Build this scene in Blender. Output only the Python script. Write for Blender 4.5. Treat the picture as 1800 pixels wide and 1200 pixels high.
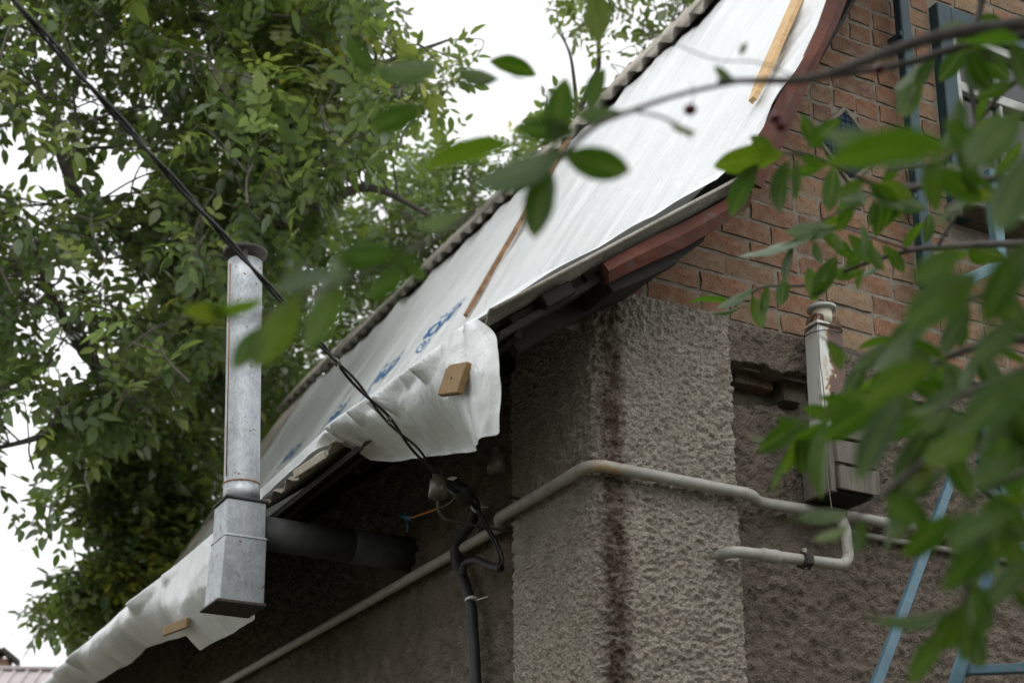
import bpy, bmesh, math, random
import numpy as np
from mathutils import Vector, Matrix

# ------------------------------------------------------------------ camera
for o in list(bpy.data.objects): bpy.data.objects.remove(o)
scene = bpy.context.scene
COL = scene.collection
R = math.radians
PPX, PPY, F = 800., 1050., 2692.            # shift lens: principal point, focal length (in 1800 px)
PITCH, YAW = math.atan(740/F), math.atan(1430/math.hypot(F, 740))
FW = np.array([math.sin(YAW)*math.cos(PITCH), math.cos(YAW)*math.cos(PITCH), math.sin(PITCH)])
RT = np.array([math.cos(YAW), -math.sin(YAW), 0.]); UP = np.cross(RT, FW)
CAM = np.array([-2.969, -4.630, 1.6])        # eye 1.6 m above the ground, house corner at the origin
def ray(px, py):
    d = FW*F + RT*(px-PPX) + UP*(PPY-py); return d/np.linalg.norm(d)
def on_x(px, py, X): d = ray(px, py); return CAM + d*(X-CAM[0])/d[0]     # point on a plane parallel to the side wall
def on_y(px, py, Y): d = ray(px, py); return CAM + d*(Y-CAM[1])/d[1]     # point on a plane parallel to the gable
def on_d(px, py, D): d = ray(px, py); return CAM + d*D/(d@FW)
def proj(P):
    v = np.asarray(P, float)-CAM; z = v@FW
    return np.stack([PPX+F*(v@RT)/z, PPY-F*(v@UP)/z, z], -1)
cd = bpy.data.cameras.new('camera'); cam = bpy.data.objects.new('camera', cd); COL.objects.link(cam)
cam.matrix_world = Matrix(((RT[0], UP[0], -FW[0], CAM[0]), (RT[1], UP[1], -FW[1], CAM[1]),
                           (RT[2], UP[2], -FW[2], CAM[2]), (0, 0, 0, 1)))
cd.sensor_width = 36; cd.sensor_fit = 'HORIZONTAL'; cd.lens = F/1800*36
cd.shift_x = 100/1800; cd.shift_y = 450/1800
cd.clip_start = .05; cd.clip_end = 2000
cd.dof.use_dof = True; cd.dof.focus_distance = 6.4; cd.dof.aperture_fstop = 2.5; cd.dof.aperture_blades = 9
scene.camera = cam

# ------------------------------------------------------------------ light: bright overcast
world = bpy.data.worlds.new('World'); scene.world = world; world.use_nodes = True
wn, wl = world.node_tree.nodes, world.node_tree.links
SUN_EL, SUN_AZ = R(62), R(215)
sky = wn.new('ShaderNodeTexSky'); sky.sky_type = 'NISHITA'; sky.sun_disc = False
sky.sun_elevation = SUN_EL; sky.sun_rotation = SUN_AZ; sky.dust_density = 4; sky.air_density = 1.0
hs = wn.new('ShaderNodeHueSaturation'); hs.inputs['Saturation'].default_value = .10
bg = wn['Background']; bg.inputs['Strength'].default_value = .13
cloud = wn.new('ShaderNodeMix'); cloud.data_type = 'RGBA'; cloud.inputs[0].default_value = .8     # even cloud deck over the clear sky
cloud.inputs[7].default_value = (8.6, 8.75, 8.9, 1)
wl.new(sky.outputs[0], hs.inputs['Color']); wl.new(hs.outputs[0], cloud.inputs[6]); wl.new(cloud.outputs[2], bg.inputs['Color'])
sd = bpy.data.lights.new('sun', 'SUN'); sd.energy = .5; sd.angle = R(70); sd.color = (1, .98, .95)
sun = bpy.data.objects.new('sun', sd); COL.objects.link(sun)
sdir = Vector((math.sin(SUN_AZ)*math.cos(SUN_EL), math.cos(SUN_AZ)*math.cos(SUN_EL), math.sin(SUN_EL)))
sun.rotation_euler = sdir.to_track_quat('Z', 'Y').to_euler()
vs = scene.view_settings; vs.view_transform = 'Standard'; vs.look = 'None'; vs.gamma = 1; vs.exposure = .62
scene.render.engine = 'CYCLES'
scene.cycles.use_denoising = True
scene.cycles.max_bounces = 8; scene.cycles.transparent_max_bounces = 6

rnd = random.Random(7); rng = np.random.default_rng(11)

# ------------------------------------------------------------------ noise
_perm = np.random.default_rng(3).permutation(256); _perm = np.concatenate([_perm, _perm, _perm])
_grad = np.random.default_rng(4).normal(size=(256, 3)); _grad /= np.linalg.norm(_grad, axis=1)[:, None]
def noise(P):
    P = np.asarray(P, float); i = np.floor(P).astype(int); f = P-i; i &= 255
    u = f*f*f*(f*(f*6-15)+10); out = 0
    for a in (0, 1):
        for b in (0, 1):
            for c in (0, 1):
                h = _perm[_perm[_perm[(i[..., 0]+a) & 255]+((i[..., 1]+b) & 255)]+((i[..., 2]+c) & 255)]
                g = _grad[h]; d = f-np.array([a, b, c])
                w = (u[..., 0] if a else 1-u[..., 0])*(u[..., 1] if b else 1-u[..., 1])*(u[..., 2] if c else 1-u[..., 2])
                out = out+w*(g*d).sum(-1)
    return out*1.6
def fbm(P, scale, octv=3, gain=.55):
    P = np.asarray(P, float)*scale; a = 1; s = 0
    for k in range(octv): s = s+a*noise(P+17.3*k); P = P*2.03; a *= gain
    return s
def smooth(a, b, x):
    t = np.clip((np.asarray(x, float)-a)/(b-a), 0, 1); return t*t*(3-2*t)

# ------------------------------------------------------------------ materials
def rgb(c): return (c[0], c[1], c[2], 1)
class M:
    def __init__(s, name):
        s.m = bpy.data.materials.new(name); s.m.use_nodes = True; s.t = s.m.node_tree; s.n = s.t.nodes; s.l = s.t.links
        s.b = s.n['Principled BSDF']; s.co = None
    def set(s, **k):
        for a, v in k.items():
            s.b.inputs[a.replace('_', ' ')].default_value = v
        return s
    def coord(s, kind='Object'):
        if s.co is None: s.co = s.n.new('ShaderNodeTexCoord')
        return s.co.outputs[kind]
    def mapping(s, scale=(1, 1, 1), kind='Object'):
        m = s.n.new('ShaderNodeMapping'); m.inputs['Scale'].default_value = scale; s.l.new(s.coord(kind), m.inputs[0]); return m.outputs[0]
    def noise(s, scale, detail=4, rough=.6, vec=None, dist=0):
        n = s.n.new('ShaderNodeTexNoise'); n.inputs['Scale'].default_value = scale; n.inputs['Detail'].default_value = detail
        n.inputs['Roughness'].default_value = rough; n.inputs['Distortion'].default_value = dist
        s.l.new(vec or s.coord(), n.inputs['Vector']); return n.outputs[0]
    def voro(s, scale, vec=None, out=0):
        n = s.n.new('ShaderNodeTexVoronoi'); n.inputs['Scale'].default_value = scale; s.l.new(vec or s.coord(), n.inputs['Vector']); return n.outputs[out]
    def ramp(s, fac, stops, interp='LINEAR'):
        r = s.n.new('ShaderNodeValToRGB'); r.color_ramp.interpolation = interp; e = r.color_ramp.elements
        while len(e) < len(stops): e.new(.5)
        for k, (p, c) in enumerate(stops):
            e[k].position = p; e[k].color = rgb(c) if not isinstance(c, (int, float)) else (c, c, c, 1)
        s.l.new(fac, r.inputs[0]); return r.outputs[0]
    def mix(s, fac, a, b, mode='MIX'):
        x = s.n.new('ShaderNodeMix'); x.data_type = 'RGBA'; x.blend_type = mode
        for i, v in ((0, fac), (6, a), (7, b)):
            if isinstance(v, bpy.types.NodeSocket): s.l.new(v, x.inputs[i])
            elif isinstance(v, (int, float)): x.inputs[i].default_value = v if i == 0 else (v, v, v, 1)
            else: x.inputs[i].default_value = rgb(v)
        return x.outputs[2]
    def math(s, op, a, b=0., c=0.):
        x = s.n.new('ShaderNodeMath'); x.operation = op
        for sock, v in zip(x.inputs, (a, b, c)):
            if isinstance(v, bpy.types.NodeSocket): s.l.new(v, sock)
            else: sock.default_value = v
        return x.outputs[0]
    def xyz(s, kind='Object'):
        x = s.n.new('ShaderNodeSeparateXYZ'); s.l.new(s.coord(kind), x.inputs[0]); return x.outputs
    def rand(s): return s.n.new('ShaderNodeObjectInfo').outputs['Random']
    def attr(s, name): a = s.n.new('ShaderNodeAttribute'); a.attribute_name = name; return a.outputs['Fac']
    def col(s, c): s.l.new(c, s.b.inputs['Base Color']); return s
    def rough(s, c): s.l.new(c, s.b.inputs['Roughness']); return s
    def metal(s, c): s.l.new(c, s.b.inputs['Metallic']); return s
    def bump(s, h, strength=.5, dist=.01):
        b = s.n.new('ShaderNodeBump'); b.inputs['Strength'].default_value = strength; b.inputs['Distance'].default_value = dist
        s.l.new(h, b.inputs['Height']); s.l.new(b.outputs[0], s.b.inputs['Normal']); return s
MT = {}

def plaster(name, lo, hi, stain):
    m = M(name).set(Roughness=.95, Specular_IOR_Level=.15)
    g = m.noise(9, 6, .65); f = m.noise(120, 4, .7)
    c = m.ramp(g, [(.3, lo), (.7, hi)])
    c = m.mix(m.ramp(f, [(.35, .55), (.6, 1.05)]), (.0, .0, .0), c, 'MULTIPLY') if False else m.mix(.8, c, m.ramp(f, [(.3, .5), (.62, 1.0)]), 'MULTIPLY')
    x, y, z = m.xyz()
    wob = m.noise(9, 5, .75)
    big = m.noise(1.3, 3, .6)
    c = m.mix(.5, c, m.ramp(big, [(.35, .72), (.65, 1.0)]), 'MULTIPLY')
    if stain:   # rust-brown run beside the arris
        d = m.math('ABSOLUTE', m.math('SUBTRACT', m.math('ADD', x, m.math('MULTIPLY', m.math('SUBTRACT', wob, .5), .06)), .075))
        k = m.ramp(d, [(.030, 1.), (.085, 0.)])
        k = m.math('MULTIPLY', k, m.ramp(y, [(.03, 1.), (.06, 0.)]))
        k = m.math('MULTIPLY', k, m.ramp(m.noise(14, 4, .7), [(.28, .3), (.55, .95)]))
        c = m.mix(k, c, (.082, .055, .037))
    m.col(c)
    b = m.math('ADD', m.math('MULTIPLY', m.noise(110, 5, .75), 1.), m.math('MULTIPLY', m.voro(85), .7))
    m.bump(b, 1.0, .016); MT[name] = m.m
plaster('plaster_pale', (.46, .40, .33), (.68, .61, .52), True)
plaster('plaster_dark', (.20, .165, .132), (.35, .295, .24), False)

m = M('brick').set(Roughness=.92, Specular_IOR_Level=.2)
c = m.ramp(m.rand(), [(0, (.36, .20, .13)), (.22, (.41, .235, .155)), (.40, (.25, .15, .11)), (.55, (.46, .33, .23)), (.72, (.38, .205, .13)), (.88, (.43, .33, .22)), (1, (.26, .15, .105))])
v = m.mapping((1, 1, 1))
c = m.mix(.75, c, m.ramp(m.noise(26, 5, .7), [(.3, (.52, .46, .42)), (.5, (1, 1, 1)), (.75, (1.15, 1.15, 1.1))]), 'MULTIPLY')
c = m.mix(m.ramp(m.noise(13, 5, .7), [(.46, 0.), (.66, .8)]), c, (.38, .325, .26))
c = m.mix(m.ramp(m.noise(95, 3, .6), [(.60, 0.), (.68, .85)]), c, (.05, .035, .03))
c = m.mix(1., c, (.63, .57, .52), 'MULTIPLY')
m.col(c).bump(m.noise(60, 5, .7), .6, .008); MT['brick'] = m.m
m = M('mortar').set(Roughness=.95, Specular_IOR_Level=.1)
m.col(m.ramp(m.noise(30, 6, .7), [(.3, (.17, .148, .12)), (.7, (.32, .285, .235))])).bump(m.noise(90, 5, .7), .8, .01); MT['mortar'] = m.m

m = M('slate').set(Roughness=.9, Specular_IOR_Level=.2)
c = m.ramp(m.noise(6, 6, .7), [(.3, (.27, .245, .21)), (.7, (.47, .43, .375))])
c = m.mix(m.ramp(m.noise(70, 4, .7), [(.55, 0.), (.68, .8)]), c, (.07, .065, .06))
c = m.mix(m.ramp(m.noise(18, 4, .7), [(.58, 0.), (.7, .6)]), c, (.48, .45, .38))
m.col(c).bump(m.noise(90, 4, .7), .4, .005); MT['slate'] = m.m

m = M('tarp').set(Roughness=.30, Specular_IOR_Level=.5)
u = m.attr('along'); s_ = m.attr('up')
cmb = m.n.new('ShaderNodeCombineXYZ'); m.l.new(u, cmb.inputs[0]); m.l.new(s_, cmb.inputs[1])
mp = m.n.new('ShaderNodeMapping'); mp.inputs['Scale'].default_value = (34, 1.2, 1); m.l.new(cmb.outputs[0], mp.inputs[0])
stre = m.noise(1.0, 4, .6, mp.outputs[0])
mp2 = m.n.new('ShaderNodeMapping'); mp2.inputs['Scale'].default_value = (150, 5, 1); m.l.new(cmb.outputs[0], mp2.inputs[0])
weave = m.noise(1.0, 2, .5, mp2.outputs[0])
crs = m.noise(11, 3, .6, None, 1.2)
m.col(m.mix(.5, m.ramp(stre, [(.35, (.56, .585, .61)), (.62, (.77, .79, .80))]), m.ramp(m.noise(3, 4, .6), [(.3, (.62, .64, .65)), (.7, (.80, .81, .81))])))
tk_ = m.ramp(s_, [(.0, .05), (.06, 1.)])
h = m.math('ADD', m.math('MULTIPLY', m.math('MULTIPLY', weave, tk_), .35), m.math('ADD', m.math('MULTIPLY', m.math('MULTIPLY', stre, tk_), .6), m.math('MULTIPLY', crs, .5)))
m.bump(h, .75, .016)
tr = m.n.new('ShaderNodeBsdfTranslucent'); tr.inputs[0].default_value = (.75, .78, .74, 1)
mx = m.n.new('ShaderNodeMixShader'); mx.inputs[0].default_value = .06
m.l.new(m.b.outputs[0], mx.inputs[1]); m.l.new(tr.outputs[0], mx.inputs[2]); m.l.new(mx.outputs[0], m.n['Material Output'].inputs[0]); MT['tarp'] = m.m

m = M('galvanised').set(Roughness=.5, Metallic=.65)
sp = m.voro(120, m.mapping((1, 1, .55)), 1)
sp2 = m.n.new('ShaderNodeSeparateColor'); m.l.new(sp, sp2.inputs[0])
c = m.mix(.65, m.ramp(sp2.outputs[0], [(0, (.30, .315, .33)), (1, (.62, .64, .66))]), m.ramp(m.noise(7, 5, .7), [(.3, (.30, .31, .32)), (.7, (.60, .62, .63))]))
c = m.mix(m.ramp(m.noise(4, 4, .7, m.mapping((6, 6, .8))), [(.55, 0.), (.75, .55)]), c, (.62, .63, .62))
x, y, z = m.xyz()
rk = m.math('MULTIPLY', m.ramp(x, [(.0, 0.), (1., 0.)]), 1.)
k = m.ramp(m.noise(27, 3, .6, m.mapping((1, 1, 1))), [(.655, 0.), (.68, .85)])
c = m.mix(k, c, (.22, .095, .045)); m.col(m.mix(1., c, (.80, .82, .84), 'MULTIPLY'))
m.rough(m.ramp(m.noise(30, 4, .6), [(.3, .38), (.7, .62)])); MT['galvanised'] = m.m
m = M('galvanised_dull_shaded').set(Roughness=.8, Metallic=.2); m.col(m.ramp(m.noise(9, 5, .7), [(.3, (.03, .03, .03)), (.7, (.075, .075, .075))])); MT['galvanised_dull_shaded'] = m.m  # darkened galvanised: eave shade on the wall stub put into the colour
m = M('rust_seam').set(Roughness=.85); m.col(m.ramp(m.noise(14, 5, .7), [(.3, (.20, .08, .03)), (.7, (.42, .20, .09))])); MT['rust_seam'] = m.m
m = M('dark_rust').set(Roughness=.9); m.col(m.ramp(m.noise(22, 5, .7), [(.35, (.05, .025, .016)), (.55, (.10, .05, .028)), (.7, (.4, .3, .2))])); MT['dark_rust'] = m.m
m = M('dark_steel').set(Roughness=.75, Metallic=.2); m.col(m.ramp(m.noise(20, 5, .7), [(.3, (.02, .018, .016)), (.7, (.07, .055, .045))])); MT['dark_steel'] = m.m

m = M('red_flashing').set(Roughness=.6, Metallic=.0, Specular_IOR_Level=.2)
c = m.ramp(m.noise(5, 5, .7), [(.3, (.055, .018, .011)), (.6, (.105, .028, .014)), (.8, (.16, .055, .026))])
c = m.mix(m.ramp(m.noise(11, 5, .7), [(.56, 0.), (.68, .8)]), c, (.085, .06, .055))
m.col(c).bump(m.noise(7, 3, .5), .35, .02); MT['red_flashing'] = m.m

m = M('pipe_paint').set(Roughness=.55)
x, y, z = m.xyz()
c = m.ramp(m.noise(8, 5, .7), [(.3, (.27, .265, .235)), (.7, (.40, .39, .355))])
c = m.mix(m.ramp(m.noise(34, 5, .75), [(.58, 0.), (.66, .8)]), c, (.15, .10, .06))
dx = m.math('ABSOLUTE', m.math('SUBTRACT', x, .03))
dy = m.math('ABSOLUTE', m.math('ADD', y, .02))
k = m.math('MULTIPLY', m.ramp(dx, [(.05, 1.), (.085, 0.)]), m.ramp(dy, [(.05, 1.), (.08, 0.)]))
k = m.math('MULTIPLY', k, m.ramp(m.noise(24, 4, .7), [(.46, 0.), (.56, .75)]))
c = m.mix(k, c, (.36, .23, .07)); m.col(c); MT['pipe_paint'] = m.m

m = M('enamel_rust').set(Roughness=.45)
big = m.noise(5.2, 5, .62, None, .4)
x, y, z = m.xyz()
k = m.math('ADD', big, m.math('MULTIPLY', m.math('SUBTRACT', x, 1.06), 2.2))
c = m.ramp(k, [(.50, (.62, .63, .60)), (.545, (.58, .57, .52)), (.555, (.45, .25, .10)), (.57, (.10, .042, .024)), (.8, (.075, .032, .02))])
c = m.mix(m.ramp(m.noise(30, 4, .7, m.mapping((1, 1, .25))), [(.6, 0.), (.72, .7)]), c, (.42, .24, .10))
m.col(c); MT['enamel_rust'] = m.m

def wood(name, a, b, sc=(3, 40, 40), rough=.75):
    m = M(name).set(Roughness=rough, Specular_IOR_Level=.25)
    n1 = m.noise(1, 5, .65, m.mapping(sc), .6)
    c = m.ramp(n1, [(.3, a), (.7, b)])
    c = m.mix(.5, c, m.ramp(m.noise(5, 4, .6), [(.3, .65), (.7, 1.)]), 'MULTIPLY')
    m.col(c).bump(n1, .35, .004); MT[name] = m.m
wood('wood_fresh', (.50, .30, .13), (.72, .50, .27))
wood('wood_lath', (.10, .045, .025), (.40, .23, .12), (9, 9, 9))
wood('wood_block', (.20, .125, .055), (.30, .20, .10))
wood('wood_grey', (.10, .085, .072), (.23, .20, .175), (40, 40, 3))
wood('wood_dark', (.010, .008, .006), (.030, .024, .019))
wood('wood_pale', (.40, .35, .28), (.60, .55, .46))
m = M('blue_paint').set(Roughness=.6)
c = m.ramp(m.noise(6, 5, .7), [(.3, (.035, .095, .135)), (.7, (.075, .165, .22))])
c = m.mix(m.ramp(m.noise(9, 5, .75, m.mapping((6, 6, 1.2))), [(.54, 0.), (.64, .8)]), c, (.16, .12, .10)); m.col(c).bump(m.noise(40, 4, .6), .3, .004); MT['blue_paint'] = m.m
m = M('teal_paint').set(Roughness=.6)
m.col(m.ramp(m.noise(9, 5, .7), [(.3, (.008, .030, .040)), (.7, (.020, .062, .076))])); MT['teal_paint'] = m.m
m = M('blue_metal').set(Roughness=.55)
m.col(m.ramp(m.noise(7, 5, .7), [(.3, (.055, .13, .165)), (.7, (.12, .23, .27))])); MT['blue_metal'] = m.m
m = M('white_paint').set(Roughness=.6); m.col(m.ramp(m.noise(12, 5, .7), [(.3, (.30, .31, .29)), (.7, (.50, .51, .48))])); MT['white_paint'] = m.m
m = M('glass_dark').set(Roughness=.06, Specular_IOR_Level=.5); m.b.inputs['Base Color'].default_value = (.012, .012, .013, 1); MT['glass_dark'] = m.m
m = M('glass_blue').set(Roughness=.5, Specular_IOR_Level=.12); m.col(m.ramp(m.noise(9, 4, .6), [(.3, (.010, .018, .045)), (.7, (.025, .045, .095))])); MT['glass_blue'] = m.m
m = M('rubber').set(Roughness=.55); m.col(m.ramp(m.noise(18, 4, .6), [(.3, (.010, .010, .011)), (.7, (.024, .024, .026))])); MT['rubber'] = m.m
m = M('ceramic').set(Roughness=.35); m.col(m.ramp(m.noise(18, 4, .6), [(.3, (.055, .050, .035)), (.7, (.12, .11, .08))])); MT['ceramic'] = m.m
for nm, c, r_ in (('orange_wire', (.55, .20, .05), .5), ('blue_plastic', (.05, .16, .27), .5), ('tie_plastic', (.62, .62, .58), .5), ('print_blue', (.012, .13, .36), .5), ('wire', (.16, .14, .12), .6), ('cream', (.62, .57, .45), .5)):
    m = M(nm).set(Roughness=r_); m.col(m.mix(m.ramp(m.noise(25, 4, .6), [(.3, .1), (.7, .0)]), c, tuple(v*.5 for v in c))); MT[nm] = m.m
m = M('ground').set(Roughness=.95)
m.col(m.ramp(m.noise(1.5, 6, .7), [(.35, (.05, .06, .025)), (.6, (.09, .075, .05))])).bump(m.noise(12, 5, .7), .6, .05); MT['ground'] = m.m
m = M('bark').set(Roughness=.9)
m.col(m.ramp(m.noise(8, 5, .7, m.mapping((3, 3, .7))), [(.3, (.055, .045, .038)), (.7, (.16, .14, .12))])).bump(m.noise(20, 5, .7, m.mapping((3, 3, .6))), .7, .02); MT['bark'] = m.m
m = M('cherry_bark').set(Roughness=.7)
m.col(m.ramp(m.noise(25, 4, .7), [(.3, (.030, .024, .021)), (.7, (.085, .070, .062))])).bump(m.noise(60, 4, .7), .4, .004); MT['cherry_bark'] = m.m
m = M('metal_roof').set(Roughness=.5); m.col(m.ramp(m.noise(2, 4, .6), [(.3, (.34, .30, .30)), (.7, (.46, .41, .41))])); MT['metal_roof'] = m.m
m = M('render_wall').set(Roughness=.9); m.col(m.ramp(m.noise(3, 4, .6), [(.3, (.45, .42, .36)), (.7, (.58, .54, .47))])); MT['render_wall'] = m.m
m = M('cherry').set(Roughness=.25); m.col(m.ramp(m.rand(), [(0, (.05, .004, .008)), (1, (.12, .008, .014))])); MT['cherry'] = m.m
m = M('walnut').set(Roughness=.6); m.col(m.ramp(m.rand(), [(0, (.13, .20, .04)), (1, (.24, .30, .08))])); MT['walnut'] = m.m

def leafmat(name, stops, under, trans, tcol, rough=.42, tint='tint', spec=.4):
    m = M(name).set(Roughness=rough, Specular_IOR_Level=spec)
    k = m.math('ADD', m.attr(tint), 0.) if tint else m.rand()
    c = m.ramp(k, stops)
    c = m.mix(.45, c, m.ramp(m.noise(25, 3, .6), [(.3, .7), (.7, 1.1)]), 'MULTIPLY')
    geo = m.n.new('ShaderNodeNewGeometry')
    c2 = m.mix(.55, c, under)
    m.col(m.mix(geo.outputs['Backfacing'], c, c2))
    tr = m.n.new('ShaderNodeBsdfTranslucent'); m.l.new(m.mix(.55, c, tcol), tr.inputs[0])
    mx = m.n.new('ShaderNodeMixShader'); mx.inputs[0].default_value = trans
    m.l.new(m.b.outputs[0], mx.inputs[1]); m.l.new(tr.outputs[0], mx.inputs[2]); m.l.new(mx.outputs[0], m.n['Material Output'].inputs[0])
    MT[name] = m.m
G = [(0, (.024, .048, .016)), (.35, (.056, .098, .028)), (.62, (.105, .160, .040)), (.86, (.23, .28, .055)), (1, (.42, .41, .05))]
leafmat('leaf_walnut', G, (.13, .17, .09), .40, (.32, .46, .06), .28, 'tint', .65)
leafmat('leaf_crown', [(0, (.03, .07, .012)), (1, (.08, .14, .02))], (.06, .11, .03), .45, (.15, .35, .01), .35, None)
leafmat('leaf_walnut_object', G[:4]+[(1, (.17, .23, .045))], (.13, .17, .09), .40, (.32, .46, .06), .28, None, .65)
m = M('leaf_cherry').set(Roughness=.30, Specular_IOR_Level=.35)
x, y, z = m.xyz(); ay = m.math('ABSOLUTE', y)
c = m.ramp(m.rand(), [(0, (.012, .036, .006)), (.35, (.026, .062, .009)), (.7, (.048, .096, .013)), (.92, (.085, .14, .018)), (1, (.15, .17, .03))])
c = m.mix(.6, c, m.ramp(m.noise(3.5, 4, .6), [(.3, .62), (.7, 1.15)]), 'MULTIPLY')
vein = m.math('PINGPONG', m.math('SUBTRACT', m.math('MULTIPLY', x, 9.), m.math('MULTIPLY', ay, 6.)), .5)
vk = m.math('MULTIPLY', m.ramp(vein, [(.0, .55), (.10, 0.)]), m.ramp(ay, [(.0, 1.), (.24, .3)]))
mid = m.ramp(ay, [(.010, .85), (.022, 0.)])
c = m.mix(m.math('MAXIMUM', vk, mid), c, (.16, .22, .06))
c = m.mix(m.ramp(m.noise(7, 4, .7), [(.66, 0.), (.72, .8)]), c, (.10, .055, .02))
geo = m.n.new('ShaderNodeNewGeometry'); m.col(m.mix(geo.outputs['Backfacing'], c, m.mix(.4, c, (.075, .125, .035))))
m.bump(m.math('MULTIPLY', m.math('MAXIMUM', vk, mid), -1.), .4, .02)
tr = m.n.new('ShaderNodeBsdfTranslucent'); m.l.new(m.mix(.5, m.mix(1., c, (2.6, 2.4, .9), 'MULTIPLY'), (.08, .22, .002)), tr.inputs[0])
mx = m.n.new('ShaderNodeMixShader'); mx.inputs[0].default_value = .38
m.l.new(m.b.outputs[0], mx.inputs[1]); m.l.new(tr.outputs[0], mx.inputs[2]); m.l.new(mx.outputs[0], m.n['Material Output'].inputs[0]); MT['leaf_cherry'] = m.m

# ------------------------------------------------------------------ mesh helpers
class MB:
    """collects shapes for ONE mesh"""
    def __init__(s): s.v = []; s.f = []
    def add(s, V, Fs):
        o = len(s.v); s.v += [tuple(map(float, p)) for p in V]; s.f += [tuple(int(i)+o for i in f) for f in Fs]; return s
    def box(s, c, size, ax=None, jit=0):
        ax = np.eye(3) if ax is None else np.asarray(ax, float); c = np.asarray(c, float); h = np.asarray(size, float)/2
        V = [c+ax[0]*h[0]*a+ax[1]*h[1]*b+ax[2]*h[2]*d + (rng.normal(size=3)*jit if jit else 0) for a in (-1, 1) for b in (-1, 1) for d in (-1, 1)]
        return s.add(V, [(0, 1, 3, 2), (4, 6, 7, 5), (0, 4, 5, 1), (2, 3, 7, 6), (0, 2, 6, 4), (1, 5, 7, 3)])
    def bar(s, a, b, w, t, upv=(0, 0, 1)):
        a = np.asarray(a, float); b = np.asarray(b, float); d = b-a; L = np.linalg.norm(d); d /= L
        n = np.asarray(upv, float); n = n-d*(n@d); n /= np.linalg.norm(n); k = np.cross(d, n)
        return s.box((a+b)/2, (L, w, t), (d, k, n))
    def tube(s, pts, rad, n=10, cap=True):
        pts = np.asarray(pts, float); m = len(pts); rad = np.broadcast_to(rad, (m,))
        T = np.gradient(pts, axis=0); T /= np.linalg.norm(T, axis=1)[:, None]+1e-12
        ref = np.array([0, 0, 1.]) if abs(T[0][2]) < .9 else np.array([1., 0, 0])
        N = ref-T[0]*(ref@T[0]); N /= np.linalg.norm(N); V = []
        for i in range(m):
            N = N-T[i]*(N@T[i]); N /= np.linalg.norm(N)+1e-12; B = np.cross(T[i], N)
            for k in range(n):
                a = 2*math.pi*k/n; V.append(pts[i]+rad[i]*(math.cos(a)*N+math.sin(a)*B))
        Fs = [(i*n+k, i*n+(k+1) % n, (i+1)*n+(k+1) % n, (i+1)*n+k) for i in range(m-1) for k in range(n)]
        if cap: Fs += [tuple(range(n))[::-1], tuple((m-1)*n+k for k in range(n))]
        return s.add(V, Fs)
    def prism(s, poly, n, t):
        poly = np.asarray(poly, float); n = np.asarray(n, float)*t; k = len(poly)
        V = list(poly)+list(poly+n)
        return s.add(V, [tuple(range(k))[::-1], tuple(range(k, 2*k))]+[(i, (i+1) % k, k+(i+1) % k, k+i) for i in range(k)])
    def grid(s, P):
        a, b = P.shape[:2]
        return s.add(P.reshape(-1, 3), [(i*b+j, (i+1)*b+j, (i+1)*b+j+1, i*b+j+1) for i in range(a-1) for j in range(b-1)])
    def mesh(s, name, mat, smth=False, bevel=0):
        me = bpy.data.meshes.new(name); me.from_pydata(s.v, [], s.f)
        if bevel:
            bm = bmesh.new(); bm.from_mesh(me); bmesh.ops.recalc_face_normals(bm, faces=bm.faces)
            bmesh.ops.bevel(bm, geom=bm.edges[:], offset=bevel, segments=1, affect='EDGES'); bm.to_mesh(me); bm.free()
        if mat: me.materials.append(MT[mat])
        if smth: me.polygons.foreach_set('use_smooth', [True]*len(me.polygons))
        me.update(); return me
    def build(s, name, mat, parent=None, smth=False, bevel=0): return link(name, s.mesh(name, mat, smth, bevel), parent)
def link(name, me, parent=None, mw=None):
    o = bpy.data.objects.new(name, me); COL.objects.link(o)
    if mw is not None: o.matrix_world = mw
    if parent is not None:
        o.parent = parent; o.matrix_parent_inverse = INV[parent.name] if parent.name in INV else Matrix.Identity(4)
    return o
INV = {}
def thing(name, label, cat, loc=(0, 0, 0), group=None):
    o = bpy.data.objects.new(name, None); COL.objects.link(o); o.empty_display_size = .1; o.location = loc
    INV[o.name] = Matrix.Translation(Vector(loc)).inverted(); return tag(o, label, cat, group)
def tag(o, label, cat, group=None):
    o['label'] = label; o['category'] = cat
    if group: o['group'] = group
    return o
def bez(pts, n=12):
    """Catmull-Rom through points"""
    P = np.asarray(pts, float); Q = np.vstack([2*P[0]-P[1], P, 2*P[-1]-P[-2]]); out = []
    for i in range(1, len(Q)-2):
        for t in np.linspace(0, 1, n, endpoint=False):
            a, b, c, d = Q[i-1:i+3]; out.append(.5*((2*b)+(c-a)*t+(2*a-5*b+4*c-d)*t*t+(-a+3*b-3*c+d)*t**3))
    out.append(P[-1]); return np.array(out)
def arc_path(pts, r, n=7):
    """polyline with its corners rounded to radius r (pipe bends)"""
    P = [np.asarray(p, float) for p in pts]; out = [P[0]]
    for i in range(1, len(P)-1):
        a = P[i-1]-P[i]; b = P[i+1]-P[i]; la, lb = np.linalg.norm(a), np.linalg.norm(b); k = min(r, la*.45, lb*.45)
        s0 = P[i]+a/la*k; s1 = P[i]+b/lb*k
        for t in np.linspace(0, 1, n): out.append((1-t)**2*s0+2*t*(1-t)*P[i]+t*t*s1)
    out.append(P[-1]); return np.array(out)

# ------------------------------------------------------------------ ground
g = MB().add([(-600, -600, 0), (600, -600, 0), (600, 600, 0), (-600, 600, 0)], [(0, 1, 2, 3)]).build('ground', 'ground'); g['kind'] = 'structure'

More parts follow.
